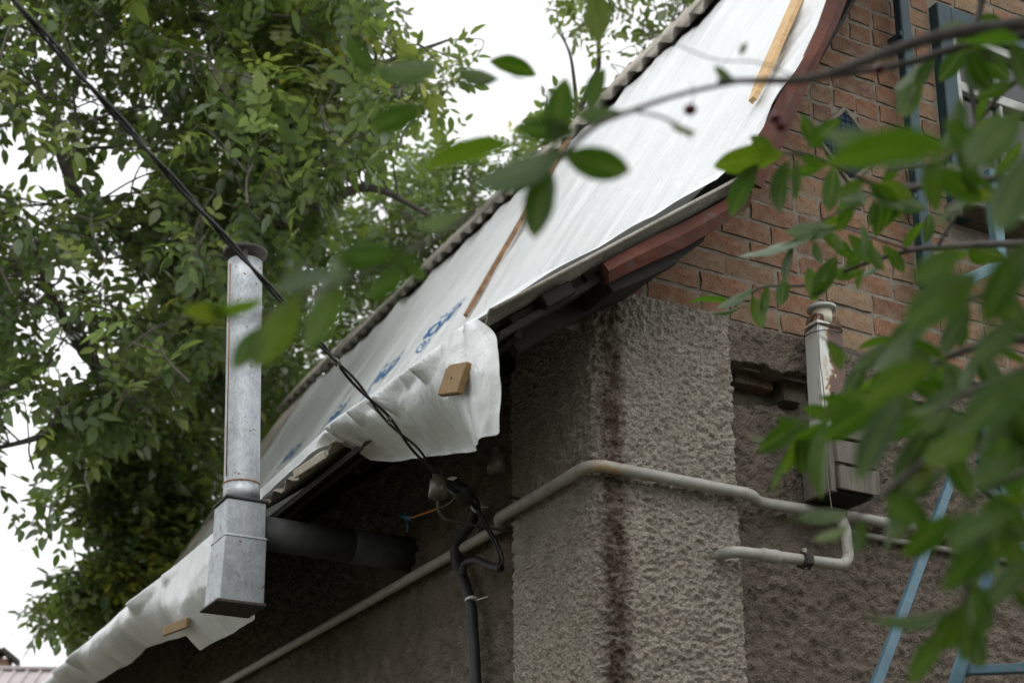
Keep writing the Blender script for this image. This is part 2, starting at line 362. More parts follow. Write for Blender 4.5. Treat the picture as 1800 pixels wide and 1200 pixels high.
# ------------------------------------------------------------------ house
house = thing('house', 'old house with rough grey plaster walls, orange brick gable and steep sheeted roof', 'house', (0, 0, 0))
WALL_TOP = 4.385
def rough(P, N, amp, sc):
    """push plaster points out along N by a lumpy spatter-dash relief"""
    a = fbm(P, sc, 3, .6); b = noise(P*sc*2.6+5); d = np.clip(a, -.6, 1.1)*amp + np.abs(b)*amp*.55
    return P+N*d[..., None] + rng.normal(size=P.shape)*amp*.06
def profile_wall(name, path, zs, mat, amp, sc, cap_in=None, parent=house, step=.009):
    """vertical wall following an XY path (outside on the right-hand side of travel), with top ledge"""
    path = np.asarray(path, float); pts = []
    for a, b in zip(path[:-1], path[1:]):
        k = max(2, int(np.linalg.norm(b-a)/step)); pts += [a+(b-a)*t for t in np.linspace(0, 1, k, endpoint=False)]
    pts.append(path[-1]); pts = np.array(pts)
    for _ in range(3): pts[1:-1] = (pts[:-2]+2*pts[1:-1]+pts[2:])/4
    T = np.gradient(pts, axis=0); T /= np.linalg.norm(T, axis=1)[:, None]; N = np.stack([T[:, 1], -T[:, 0]], 1)
    P = np.zeros((len(pts), len(zs), 3)); P[..., :2] = pts[:, None]; P[..., 2] = zs[None]
    NN = np.zeros_like(P); NN[..., :2] = N[:, None]
    Q = rough(P, NN, amp, sc)
    if cap_in:
        rows = []
        for k, d in enumerate(np.linspace(.01, cap_in, 8)):
            r_ = P[:, -1].copy(); r_[:, :2] -= N*d; r_[:, 2] += .012+fbm(r_, sc, 3)*amp*.8
            rows.append(r_[:, None])
        Q = np.concatenate([Q]+rows, 1)
    return MB().grid(Q).build(name, mat, parent, True)
zs_f = np.concatenate([np.linspace(0, 2.6, 14), np.arange(2.61, WALL_TOP, .0062)])
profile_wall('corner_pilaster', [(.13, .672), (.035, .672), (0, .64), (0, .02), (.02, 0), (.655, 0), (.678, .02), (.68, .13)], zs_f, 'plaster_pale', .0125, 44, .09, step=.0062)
# side wall under the eaves (recessed behind the pilaster)
def flat_wall(name, axis, c, a0, a1, z0, z1, step, amp, sc, mat, topfn=None, n=(-1, 0, 0)):
    A = np.arange(a0, a1+step, step); Z = np.arange(z0, z1+step, step)
    AA, ZZ = np.meshgrid(A, Z, indexing='ij'); P = np.zeros(AA.shape+(3,))
    if topfn is not None: ZZ = z0+(ZZ-z0)*((topfn(A)-z0)/(Z[-1]-z0))[:, None]
    if axis == 'X': P[..., 0] = c; P[..., 1] = AA
    else: P[..., 1] = c; P[..., 0] = AA
    P[..., 2] = ZZ
    return rough(P, np.broadcast_to(np.array(n, float), P.shape), amp, sc)
side = MB(); side.grid(flat_wall('', 'X', .1, .60, 5.6, 2.7, 4.47, .0115, .018, 34, ''))
side.add([(.1, .6, 0), (.1, 5.6, 0), (.1, 5.6, 2.7), (.1, .6, 2.7), (.1, 5.6, 0), (.1, 9., 0), (.1, 9., 4.5), (.1, 5.6, 4.5)], [(0, 1, 2, 3), (4, 5, 6, 7)])
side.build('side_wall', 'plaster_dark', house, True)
# lower gable: recessed panel with a ragged top, old brickwork behind, plaster band above
def panel_top(A): return 4.075+.05*noise(np.stack([A*4.1, A*0+2, A*0], -1))+.03*noise(np.stack([A*15, A*0+7, A*0], -1))-.03*smooth(.9, .72, A)
gp = MB(); gp.grid(flat_wall('', 'Y', .10, .66, 3.3, 2.6, 4.06,   .0105, .0150, 28, '', panel_top, (0, -1, 0)))
gp.add([(.66, .1, 0), (3.3, .1, 0), (3.3, .1, 2.6), (.66, .1, 2.6), (3.3, .1, 0), (9., .1, 0), (9., .1, 4.4), (3.3, .1, 4.4)], [(0, 1, 2, 3), (4, 5, 6, 7)])
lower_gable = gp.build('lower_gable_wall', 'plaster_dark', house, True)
MB().add([(.6, .21, 3.8), (3.3, .21, 3.8), (3.3, .21, 4.5), (.6, .21, 4.5)], [(0, 1, 2, 3)]).build('cavity_back', 'mortar', house)
X = np.arange(.66, 3.3, .010); rows = []
bot = 4.205+.028*noise(np.stack([X*5, X*0, X*0+3], -1))+.022*noise(np.stack([X*22, X*0, X*0+9], -1))
def brow(y, z, nn, amp=.013):
    P = np.stack([X, np.broadcast_to(y, X.shape), np.broadcast_to(z, X.shape)], -1); return rough(P, np.broadcast_to(np.array(nn, float), P.shape), amp, 30)
for y in (.20, .16, .12, .08): rows.append(brow(y, bot+.012*(y > .1), (0, 0, -1)))
rows.append(brow(.035, bot+.008, (0, -.7, -.7)))
for t in np.linspace(.03, .97, 22): rows.append(brow(.012, bot+(WALL_TOP-.005-bot)*t, (0, -1, 0)))
for y in (.03, .05, .07, .1): rows.append(brow(y, WALL_TOP+.008, (0, 0, 1), .008))
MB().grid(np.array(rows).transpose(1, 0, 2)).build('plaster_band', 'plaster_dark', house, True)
def lump_brick(L, H, D, seed, nx=5, nz=3):
    """one weathered brick: subdivided front with chipped edges, origin at its front centre, front facing -Y"""
    r = np.random.default_rng(seed); xs = np.linspace(-L/2, L/2, nx); zz = np.linspace(-H/2, H/2, nz); V = []
    for i, x in enumerate(xs):
        for j, z in enumerate(zz):
            e = (i in (0, nx-1))+(j in (0, nz-1))
            V.append((x+r.normal()*.003, (.003 if e else 0)+(.0015 if e == 2 else 0)+r.normal()*.0015, z+r.normal()*.0022))
    b = len(V)
    V += [(-L/2, D, -H/2), (-L/2, D, H/2), (L/2, D, -H/2), (L/2, D, H/2)]
    Fs = [(i*nz+j, (i+1)*nz+j, (i+1)*nz+j+1, i*nz+j+1) for i in range(nx-1) for j in range(nz-1)]
    Fs += [tuple([b, b+1]+[j for j in range(nz-1, -1, -1)])[::-1], tuple([b+3, b+2]+[(nx-1)*nz+j for j in range(nz)])[::-1]]
    Fs += [tuple([b+2, b]+[i*nz for i in range(nx)])[::-1], tuple([b+1, b+3]+[i*nz+nz-1 for i in range(nx-1, -1, -1)])[::-1]]
    return MB().add(V, Fs)
for (px, py, L, H) in ((1308, 652, .095, .1), (1338, 668, .12, .06), (1398, 688, .12, .09), (1560, 730, .16, .08), (1650, 748, .2, .08)):
    p = on_y(px, py, .125); lump_brick(L, H, .1, int(px)).build('brick', 'brick' if px in (1338,) else 'mortar', lower_gable).location = p

# --- roof profile (cross-section): E eave, K kink, U mansard break, ridge
E_, K_, U_, RX = np.array([-.625, 3.965]), np.array([.482, 4.776]), np.array([2.25, 7.68]), 4.7
ridge = np.array([RX, 7.68+(RX-2.25)*math.tan(R(27))])
YN, YF = -.36, 9.15
def roof_z(x): return np.interp(x, [E_[0], K_[0], U_[0], RX, 2*RX-U_[0], 2*RX-K_[0], 2*RX-E_[0]], [E_[1], K_[1], U_[1], ridge[1], U_[1], K_[1], E_[1]])
# gable masonry: mortar bed with bricks set in it
BY = .05
poly = [(.0, BY+.0085, WALL_TOP-.15), (3.6, BY+.0085, WALL_TOP-.15)]
W0, W1, WZ0, WZ1 = 2.03, 3.45, 5.2, 6.36
gm = MB()
def face(pts): gm.add([(x, BY+.0085, z) for x, z in pts], [tuple(range(len(pts)))])
zt = lambda x: float(roof_z(x))-.06
face([(-.1, 4.2), (.0, 4.2), (.482, 4.2), (.482, zt(.482)), (-.05, zt(-.05)), (-.1, 4.28)])
face([(.482, 4.2), (W0, 4.2), (W0, zt(W0)), (.482, zt(.482))])
face([(W0, 4.2), (W1, 4.2), (W1, WZ0), (W0, WZ0)]); face([(W0, WZ1), (W1, WZ1), (W1, zt(W1)), (2.25, zt(2.25)), (W0, zt(W0))])
face([(W1, 4.2), (9.3, 4.2), (9.3, zt(9.3)-.02), (2*RX-K_[0], zt(K_[0])), (2*RX-U_[0], zt(U_[0])), (RX, zt(RX)), (W1, zt(W1))])
gable = gm.build('gable_wall', 'mortar', house)
brick_mesh = {}
def brick_me(L, k):
    key = (round(L, 3), k)
    if key not in brick_mesh: brick_mesh[key] = lump_brick(L, .080, .05, k*31+int(L*1000), 6 if L > .15 else 4, 3).mesh('brick', 'brick')
    return brick_mesh[key]
DC = (1.436, 5.43); DR = .19
CH = .1005; z = WALL_TOP+.02; row = 0; nb = 0
while z < 7.2:
    x = -.1-(.131 if row % 2 else 0); rr = random.Random(row)
    zc = z+CH/2
    while x < 3.6:
        L = .25 if rr.random() < .78 else .12
        a, b = x, x+L
        x = b+.015+rr.random()*.007
        lim = K_[0]+(zc+.06-K_[1])/((U_[1]-K_[1])/(U_[0]-K_[0])) if zc+.06 > K_[1] else E_[0]+(zc+.06-E_[1])/((K_[1]-E_[1])/(K_[0]-E_[0]))
        a = max(a, lim+.03)
        if b-a < .05: continue
        segs = [(a, b)]
        if WZ0-.06 < zc < WZ1+.06: segs = [(p, q) for p, q in ((a, min(b, W0-.012)), (max(a, W1+.012), b)) if q-p > .04]
        dz = abs(zc-DC[1]); hw = DR-dz+.02
        if hw > 0:
            s2 = []
            for p, q in segs:
                for u, v_ in ((p, min(q, DC[0]-hw)), (max(p, DC[0]+hw), q)):
                    if v_-u > .035: s2.append((u, v_))
            segs = s2
        for p, q in segs:
            L2 = round((q-p)/.01)*.01; cx = (p+q)/2
            px, py, _ = proj((cx, BY, zc))
            if px > 1960 or py < -160: continue
            mw = Matrix.Translation((cx, BY+rr.uniform(-.003, .004), zc+rr.uniform(-.003, .003))) @ Matrix.Rotation(rr.uniform(-.012, .012), 4, 'Y') @ Matrix.Rotation(rr.uniform(-.012, .012), 4, 'Z')
            if rr.random() < .5: mw = mw @ Matrix.Diagonal((1, 1, 1, 1))
            link('brick', brick_me(L2, nb % 5), gable, mw); nb += 1
    z += CH; row += 1
# diamond opening with dark blue glass
dw = MB()
for a, b in (((DC[0], DC[1]+DR), (DC[0]+DR, DC[1])), ((DC[0]+DR, DC[1]), (DC[0], DC[1]-DR)), ((DC[0], DC[1]-DR), (DC[0]-DR, DC[1])), ((DC[0]-DR, DC[1]), (DC[0], DC[1]+DR))):
    dw.bar((a[0], BY+.02, a[1]), (b[0], BY+.02, b[1]), .05, .022, (b[1]-a[1], 0, a[0]-b[0]))
dwo = dw.build('diamond_window', 'mortar', house, bevel=.004)
MB().prism([(DC[0], BY+.008, DC[1]+DR), (DC[0]+DR, BY+.008, DC[1]), (DC[0], BY+.008, DC[1]-DR), (DC[0]-DR, BY+.008, DC[1])], (0, -1, 0), .006).build('pane', 'glass_blue', dwo)
gl = MB()
for k in range(-5, 6):
    t = k/6*DR
    gl.box((DC[0]+t, BY-.0005, DC[1]), (.004, .004, 2*(DR-abs(t))-.01)); gl.box((DC[0], BY-.0015, DC[1]+t), (2*(DR-abs(t))-.01, .004, .004))
gl.build('grille', 'glass_blue', dwo)
# window in the gable
wo = MB()
for c, s in (((W0+.045, BY, (WZ0+WZ1)/2), (.09, .10, WZ1-WZ0)), ((W1-.045, BY, (WZ0+WZ1)/2), (.09, .10, WZ1-WZ0)), (((W0+W1)/2, BY, WZ1-.045), (W1-W0-.18, .096, .09))): wo.box(c, s)
win = wo.build('window', 'teal_paint', house, bevel=.005)
MB().box(((W0+W1)/2+.0, BY-.05, WZ0+.04), (W1-W0+.06, .2, .07)).build('sill', 'wood_grey', win, bevel=.008)
cs = MB(); wy = BY+.005
for c, s in (((W0+.118, wy, 5.77), (.055, .05, 1.0)), (((W0+W1)/2, wy, WZ1-.118), (W1-W0-.29, .05, .055)), (((W0+W1)/2, wy, 5.955), (W1-W0-.29, .046, .055)), (((W0+W1)/2, wy, WZ0+.10), (W1-W0-.29, .046, .05)), ((W1-.118, wy, 5.77), (.055, .05, 1.0))): cs.box(c, s)
cs.build('casement', 'white_paint', win, bevel=.004)
for x in (2.44, 2.74, 3.04): MB().box((x, wy+.002, 5.76), (.022, .034, .98)).build('muntin', 'white_paint', win, bevel=.003)
for x0, x1 in ((2.175, 2.43), (2.45, 2.73), (2.75, 3.03), (3.05, 3.31)):
    for z0, z1 in ((5.32, 5.93), (5.98, 6.22)): MB().box(((x0+x1)/2, wy+.012, (z0+z1)/2), (x1-x0, .005, z1-z0)).build('pane', 'glass_dark', win)
# the walls nobody sees, so that the house is closed
ow = MB(); ow.add([(9.3, .1, 0), (9.3, 9, 0), (9.3, 9, 4.2), (9.3, .1, 4.2), (.1, 9, 0), (9.3, 9, 0), (9.3, 9, 4.2), (8.9, 9, 4.7), (7.1, 9, 7.6), (RX, 9, 8.8), (2.3, 9, 7.6), (.5, 9, 4.7), (.1, 9, 4.4)], [(0, 1, 2, 3), (4, 5, 6, 7, 8, 9, 10, 11, 12)])
ow.build('far_walls', 'plaster_dark', house)
# roof boarding
rd = MB(); sec = [E_+(.03, .0), K_, U_, ridge, (2*RX-U_[0], U_[1]), (2*RX-K_[0], K_[1]), (2*RX-E_[0], E_[1])]
up_ = [(p[0]+.02, p[1]-.035) for p in sec]; dn = [(p[0]+.02, p[1]-.065) for p in sec]
ring = up_+dn[::-1]; V = [(p[0], YN+.06, p[1]) for p in ring]+[(p[0], YF-.05, p[1]) for p in ring]; k = len(ring)
rd.add(V, [(i, (i+1) % k, k+(i+1) % k, k+i) for i in range(k)])
for i in range(len(sec)-1): rd.add([V[i], V[i+1], V[k-2-i], V[k-1-i]], [(0, 1, 2, 3)]); rd.add([V[k+i], V[k+i+1], V[2*k-2-i], V[2*k-1-i]], [(0, 1, 2, 3)])
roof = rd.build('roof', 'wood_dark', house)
# corrugated sheets
PITCH_W, WH = .178, .025
def sheet_mesh(nw, Ln, seed, phase=0., wh=WH):
    r = np.random.default_rng(seed); ny = nw*14+1; ys = np.linspace(0, nw*PITCH_W, ny); xs = np.linspace(0, Ln, 4)
    V = []; z0 = wh*np.cos(2*math.pi*ys/PITCH_W+phase)
    for zo in (0, -.010):
        for x in xs:
            for y, zz in zip(ys, z0): V.append((x+(r.normal()*.0035 if x == 0 else 0), y, zz+zo))
    n4 = 4*ny; Fs = []
    for i in range(3):
        for j in range(ny-1):
            Fs.append((i*ny+j, (i+1)*ny+j, (i+1)*ny+j+1, i*ny+j+1)); Fs.append((n4+i*ny+j, n4+i*ny+j+1, n4+(i+1)*ny+j+1, n4+(i+1)*ny+j))
    for j in range(ny-1): Fs.append((j, j+1, n4+j+1, n4+j)); Fs.append((3*ny+j, n4+3*ny+j, n4+3*ny+j+1, 3*ny+j+1))
    for i in range(3): Fs.append((i*ny, n4+i*ny, n4+(i+1)*ny, (i+1)*ny)); Fs.append((i*ny+ny-1, (i+1)*ny+ny-1, n4+(i+1)*ny+ny-1, n4+i*ny+ny-1))
    me = MB().add(V, Fs).mesh('slate_sheet', 'slate', True)
    return me
def place_sheet(me, x, y, z_, ang, roll=0):
    mw = Matrix.Translation((x, y, z_)) @ Matrix.Rotation(-ang, 4, 'Y') @ Matrix.Rotation(roll, 4, 'Z'); return link('slate_sheet', me, roof, mw)
A1 = math.atan2(K_[1]-E_[1], K_[0]-E_[0]); A2 = math.atan2(U_[1]-K_[1], U_[0]-K_[0]); A3 = R(27)
s7 = [sheet_mesh(7, 1.8, k) for k in range(3)]; low = [sheet_mesh(7, 1.40, 10+k, -.9, .016) for k in range(2)]
# upper slope: two courses whose lower course overhangs the break; slightly uneven
AC = R(53.5); s1 = [sheet_mesh(7, .62, 30+k) for k in range(3)]
for i in range(8):
    y = -.40+i*7*PITCH_W*.975
    place_sheet(s1[i % 3], U_[0]-.13+rnd.uniform(-.010, .010), y, U_[1]-.045+rnd.uniform(-.008, .008), AC, rnd.uniform(-.006, .006))
    place_sheet(s7[(i+1) % 3], U_[0]-.13+.58*math.cos(AC), y, U_[1]-.02+.58*math.sin(AC), A3)
# lower slope: rake sheet at the near end, bare sheets at the far end
place_sheet(low[0], E_[0]-.01, YN-.02, E_[1]+.0, A1)
place_sheet(low[1], E_[0]-.01, YN-.02+7*PITCH_W, E_[1]+.0, A1)
s4 = [sheet_mesh(4, 1.75, 60+k) for k in range(2)]
for k in range(2): place_sheet(s4[k], K_[0]-.03+k*1.63*math.cos(A2), YF-4*PITCH_W, K_[1]+.0+k*1.63*math.sin(A2)+k*.012, A2)
place_sheet(low[1], E_[0]-.01, YF-7*PITCH_W, E_[1], A1)
# timber under the eaves
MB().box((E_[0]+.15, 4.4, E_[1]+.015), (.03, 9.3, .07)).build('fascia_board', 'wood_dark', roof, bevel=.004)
for y in np.arange(-.1, 8.8, .72):
    a = (E_[0]+.12, y, E_[1]-.06); b = (.35, y, E_[1]-.10+.41*math.tan(A1)*2.35)
    MB().bar((E_[0]+.2, y, E_[1]+.03), (.3, y, E_[1]+.03+(.1-E_[0])*math.tan(A1)), .05, .09).build('rafter', 'wood_dark', roof)
for a, b, Y, w in (((950, 535), (1000, 508), -.30, .05), ((1022, 495), (1062, 470), -.26, .045)):
    MB().bar(on_y(*a, Y), on_y(*b, Y), .06, w).build('lath', 'wood_dark', roof, bevel=.004)
MB().bar((E_[0]+.12, -.26, E_[1]+.02), (K_[0]+.0, -.26, K_[1]-.04), .03, .06).build('barge_board', 'wood_dark', roof, bevel=.004)
# red sheet-metal flashing on the rake
def flash(left, right, Y, t, name='rake_flashing'):
    n = len(left); V = []
    for (a, b) in zip(left, right):
        p = on_y(*a, Y); q = on_y(*b, Y); jit = rnd.uniform(-.008, .008); mid = (p+q)/2+np.array([0, -.018+jit, 0])
        V += [p+np.array([0, jit, 0]), mid, q, q+np.array([0, t, 0]), p+np.array([0, t, 0])]
    Fs = [(i*5+k, i*5+(k+1) % 5, (i+1)*5+(k+1) % 5, (i+1)*5+k) for i in range(n-1) for k in range(5)]+[(0, 1, 2, 3, 4), tuple((n-1)*5+k for k in (4, 3, 2, 1, 0))]
    return MB().add(V, Fs).build(name, 'red_flashing', roof)
flash([(1296, 322), (1311, 284), (1340, 226), (1372, 166), (1410, 106), (1440, 42), (1458, -10), (1486, -90), (1526, -190)],
      [(1340, 330), (1366, 276), (1392, 218), (1419, 153), (1448, 91), (1473, 42), (1491, -5), (1519, -90), (1559, -190)], -.392, .012)
flash([(1058, 464), (1100, 441), (1150, 415), (1200, 391), (1255, 362), (1316, 325)], [(1070, 497), (1112, 476), (1165, 452), (1200, 437), (1255, 405), (1318, 362)], -.34, .02)
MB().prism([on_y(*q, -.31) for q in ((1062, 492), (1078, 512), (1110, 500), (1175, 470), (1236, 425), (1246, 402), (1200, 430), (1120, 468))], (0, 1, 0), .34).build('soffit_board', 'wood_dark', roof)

# ------------------------------------------------------------------ tarpaulin
def resample(P, s):
    P = np.asarray(P, float); L = np.concatenate([[0], np.cumsum(np.linalg.norm(np.diff(P, axis=0), axis=1))])
    return np.stack([np.interp(s, L, P[:, k]) for k in (0, 1)], -1)
RP = np.array([(-.640, 4.02), (.455, 4.822), (1.09, 5.85), (2.16, 7.60)]); RPs = np.concatenate([RP[i]+(RP[i+1]-RP[i])*np.linspace(0, 1, 60, endpoint=False)[:, None] for i in range(3)]+[RP[-1:]])
for _ in range(60): RPs[1:-1] = (RPs[:-2]+2*RPs[1:-1]+RPs[2:])/4
TOPS = 4.68
def eave_z(Y): return np.interp(Y, [-.4, .3, 1.0, 2., 2.7, 4, 6.1, 9], [-.045, .0, .045, .02, .0, .0, -.04, -.05])
def drop(Y): return np.interp(Y, [-.42, -.33, -.2, -.04, .2, .38, .6, .84, 1.0, 1.08, 1.15, 1.95, 2.02, 2.2, 2.4, 3.3, 3.55, 4.4, 4.7, 5.6, 7, 8.6],
                                [.44, .47, .455, .41, .35, .31, .265, .215, .17, .10, .05, .045, .16, .36, .50, .47, .33, .21, .23, .17, .15, .14])
def tarp_slope(Y, s):
    """point of the sheet at distance s up from the eave"""
    Y = np.asarray(Y, float); s = np.asarray(s, float)
    P = resample(RPs, s.ravel()).reshape(s.shape+(2,))
    out = np.stack([P[..., 0], Y+0*s, P[..., 1]+eave_z(Y)*np.exp(-s/.5)], -1)
    k = np.stack([Y*3.3, s*.55, s*0], -1)
    wr_ = .022*fbm(k, 1.0, 3)*smooth(.05, .5, s)+.010*np.sin(Y*21+2.5*noise(k*.7))*smooth(.1, .8, s)*(.4+.6*np.abs(noise(k*.9+4)))
    wr_ = wr_+.035*np.abs(noise(np.stack([Y*7+s*2.2, s*1.1-Y, s*0+3], -1)))*smooth(.25, -.1, Y)
    out[..., 0] -= wr_*.8; out[..., 2] += wr_*.55
    return out
ys = np.concatenate([np.arange(-.345, 2.6, .0115), np.arange(2.62, 8.62, .03)])
qs = np.linspace(1, 0, 46, endpoint=False); ss = np.concatenate([np.linspace(0, .5, 26), np.linspace(.53, TOPS, 74)])
YY, QQ = np.meshgrid(ys, qs, indexing='ij'); base = tarp_slope(YY, YY*0)
dl = drop(YY)*QQ
near = smooth(1.3, .9, YY); far = 1-near
out = np.zeros(YY.shape)
# billow and tuck of the hanging skirt
out += near*(.030*np.sin(np.pi*np.clip(QQ*1.0, 0, 1))-.15*smooth(.35, 1, QQ)*smooth(-.25, .15, YY)-.02*QQ)
out += far*(.10*np.sin(np.pi*np.clip(QQ*.85, 0, 1))*smooth(2.0, 2.6, YY)-.20*QQ**1.5*smooth(2.0, 2.5, YY))
def saw(t):
    f = t-np.floor(t); return np.where(f < .78, f/.78, (1-f)/.22)
pm = smooth(-.06, .06, YY)*smooth(1.10, 1.0, YY)
ph = (YY+.02*np.sin(YY*13))/.155
tl = pm*(.02+.105*saw(ph)*(.65+.35*np.sin(ph*2.3+1)))           # teeth of cloth carried out over the edge before they fall
out += np.where(dl < tl, dl*.85, tl*.85*np.clip(1-(dl-tl)/.05, 0, 1))
pf = smooth(2.3, 2.8, YY); tf = pf*(.01+.07*saw(YY/.61+.3*np.sin(YY*2.1))*(.5+.5*np.sin(YY*3.7))); out += np.where(dl < tf, dl*.8, tf*.8*np.clip(1-(dl-tf)/.07, 0, 1))
wr = fbm(np.stack([YY*2+dl*3, dl*4-YY*1.5, YY*0], -1), 1.0, 2, .45)
cr = np.abs(noise(np.stack([YY*3.2+dl*5, dl*4-YY*3, YY*0+8], -1)))+.3*np.abs(noise(np.stack([YY*7-dl*9, dl*6+YY*5, YY*0+1], -1)))
out += (.014*wr-.016*cr)*smooth(0, .1, dl)
sk = np.stack([base[..., 0]-out, YY+.085*(1-QQ)**4*smooth(-.1, -.345, YY)-.115*np.sin(np.pi*np.clip(QQ*.9, 0, 1))*smooth(-.1, -.345, YY),
               base[..., 2]-dl+.005*noise(np.stack([YY*5, QQ, QQ*0], -1))*QQ], -1)
Y2, S2 = np.meshgrid(ys, ss, indexing='ij'); top = tarp_slope(Y2, S2)
top[..., 1] += (.012*noise(np.stack([S2*2.2, Y2*0+5, Y2*0], -1))+.085*smooth(.9, .1, S2)-.05*smooth(.9, 1.3, S2))*smooth(-.1, -.345, Y2)
cut = TOPS-.02-smooth(7.2, 8.62, Y2)*.0
P = np.concatenate([sk, top], 1); attr_u = np.concatenate([YY, Y2], 1).ravel(); attr_s = np.concatenate([-dl, S2], 1).ravel()
tb = MB().grid(P); tme = tb.mesh('tarpaulin', 'tarp', True)
for nm, arr in (('along', attr_u), ('up', attr_s)):
    at = tme.attributes.new(nm, 'FLOAT', 'POINT'); at.data.foreach_set('value', arr.astype(np.float32))
tarp = tag(link('tarpaulin', tme), 'large white tarpaulin with blue lettering stretched over the roof and hanging at the eaves', 'tarpaulin')
def text_mesh(txt, size):
    cu = bpy.data.curves.new('t', 'FONT'); cu.body = txt; cu.size = size; cu.align_x = 'CENTER'; cu.offset = size*.028
    o = bpy.data.objects.new('t', cu); COL.objects.link(o); dg = bpy.context.evaluated_depsgraph_get()
    me = bpy.data.meshes.new_from_object(o.evaluated_get(dg)); bpy.data.objects.remove(o)
    bm = bmesh.new(); bm.from_mesh(me); bmesh.ops.triangulate(bm, faces=bm.faces)
    bmesh.ops.subdivide_edges(bm, edges=[e for e in bm.edges if e.calc_length() > .03], cuts=2); bmesh.ops.triangulate(bm, faces=bm.faces)
    V = np.array([v.co[:] for v in bm.verts]); Fs = [[v.index for v in f.verts] for f in bm.faces]; bm.free(); return V, Fs
TX = text_mesh('UNHCR', .135); TS = text_mesh('The UN Refugee Agency', .038)
TX[0][:, 1] *= 1.45; TS[0][:, 1] *= 1.3
def emblem():
    mb = MB()
    for sg in (-1, 1):
        for k in range(6):
            a = R(-70+k*27); mb.add([(sg*(.036*math.cos(a)), .036*math.sin(a), 0), (sg*(.049*math.cos(a+.1)), .049*math.sin(a+.1), 0), (sg*.050*math.cos(a+.34), .050*math.sin(a+.34), 0), (sg*.037*math.cos(a+.36), .037*math.sin(a+.36), 0)], [(0, 1, 2, 3)])
    mb.add([(-.024, -.02, 0), (0, .022, 0), (.024, -.02, 0), (.016, -.02, 0), (0, .008, 0), (-.016, -.02, 0)], [(0, 1, 4, 5), (1, 2, 3, 4)])
    mb.add([(-.005, -.03, 0), (.005, -.03, 0), (.005, -.004, 0), (-.005, -.004, 0)], [(0, 1, 2, 3)])
    return np.array(mb.v), mb.f
EM = emblem()
def on_tarp(V, Fs, Y0, s0, mb):
    # lettering lies upside down as seen from the garden: its top points down the slope
    Yt = Y0+V[:, 0]; st = np.clip(s0-V[:, 1], .004, 4.6); A = tarp_slope(Yt, st)
    B = tarp_slope(Yt, st+.01); Cc = tarp_slope(Yt+.01, st); n = np.cross(B-A, Cc-A); n /= np.linalg.norm(n, axis=1)[:, None]; n *= np.where(n[:, :1] > 0, -1, 1)
    mb.add(A+n*.004, Fs)
for i in range(5):
    Y0 = 3.75+i*.955; mb = MB()
    on_tarp(TX[0], TX[1], Y0, 2.90, mb); on_tarp(TS[0], TS[1], Y0-.03, 2.965, mb); on_tarp(EM[0]*1.4, EM[1], Y0+.12, 2.67, mb)
    mb.build('lettering', 'print_blue', tarp)
# eyelet at the torn corner of the skirt
ec = on_x(584, 806, -.70)
def ring_mesh(c, r0, r1, n=(-1, -.35, .1), th=.004):
    n = np.asarray(n, float); n /= np.linalg.norm(n); a = np.cross(n, (0, 0, 1.)); a /= np.linalg.norm(a); b = np.cross(a, n); mb = MB(); V = []
    for k in range(20):
        t = 2*math.pi*k/20; e = math.cos(t)*a+math.sin(t)*b; V += [c+e*r0, c+e*r0+n*th, c+e*r1+n*th, c+e*r1]
    return mb.add(V, [(k*4+j, k*4+(j+1) % 4, ((k+1) % 20)*4+(j+1) % 4, ((k+1) % 20)*4+j) for k in range(20) for j in range(4)])
i0 = int(np.argmin(np.abs(ys-1.03)))
ep = sk[i0, 8]+np.array([-.006, 0, 0]); ring_mesh(ep, .007, .016).build('eyelet', 'galvanised', tarp)

# ------------------------------------------------------------------ timber nailed over the tarp
def tarp_at(px, py, lo=1.4, hi=4.6):
    """the place on the sheet seen along a line of sight"""
    Yg, Sg = np.meshgrid(np.linspace(-.33, 5, 500), np.linspace(lo, hi, 400), indexing='ij'); A = tarp_slope(Yg, Sg); q = proj(A)
    e = (q[..., 0]-px)**2+(q[..., 1]-py)**2; e = e+np.where(e > 60, 1e6, 0)*0
    k = np.unravel_index(np.argmin(e), e.shape); return Yg[k], Sg[k], A[k]
def batten(name, label, pa, pb, w, t, mat, ext=0., grp=None, w2=None):
    (ya, sa, A), (yb, sb, B) = tarp_at(*pa), tarp_at(*pb)
    m_ = 14; V = []; tt = np.linspace(0, 1+ext, m_); Yt = ya+(yb-ya)*tt; st = sa+(sb-sa)*tt
    P0 = tarp_slope(Yt, st); Bn = tarp_slope(Yt, st+.02)-P0; C0 = tarp_slope(Yt+.02, st)-P0
    T = np.gradient(P0, axis=0); T /= np.linalg.norm(T, axis=1)[:, None]; n = np.cross(Bn, C0); n /= np.linalg.norm(n, axis=1)[:, None]; n *= np.where(n[:, :1] > 0, -1, 1)
    n[:] = n.mean(0)/np.linalg.norm(n.mean(0)); T[:] = (P0[-1]-P0[0])/np.linalg.norm(P0[-1]-P0[0]); sd_ = np.cross(T, n)
    lin = P0[0]+(P0[-1]-P0[0])*np.linspace(0, 1, m_)[:, None]; lift = np.max(((P0-lin)*n).sum(1)); lin = lin+n*(max(lift, 0)*.92+.004)
    for i in range(m_):
        ww = w*(1+.06*rnd.uniform(-1, 1))*(.35+.65*min(1, i/1.2))
        for a, b in ((-1, 0), (1, 0), (1, 1), (-1, 1)): V.append(lin[i]+sd_[i]*a*ww/2+n[i]*b*t)
    Fs = [(i*4+k, i*4+(k+1) % 4, (i+1)*4+(k+1) % 4, (i+1)*4+k) for i in range(m_-1) for k in range(4)]+[(0, 1, 2, 3), tuple((m_-1)*4+k for k in (3, 2, 1, 0))]
    return tag(MB().add(V, Fs).build(name, mat, bevel=.0), label, 'plank', grp)
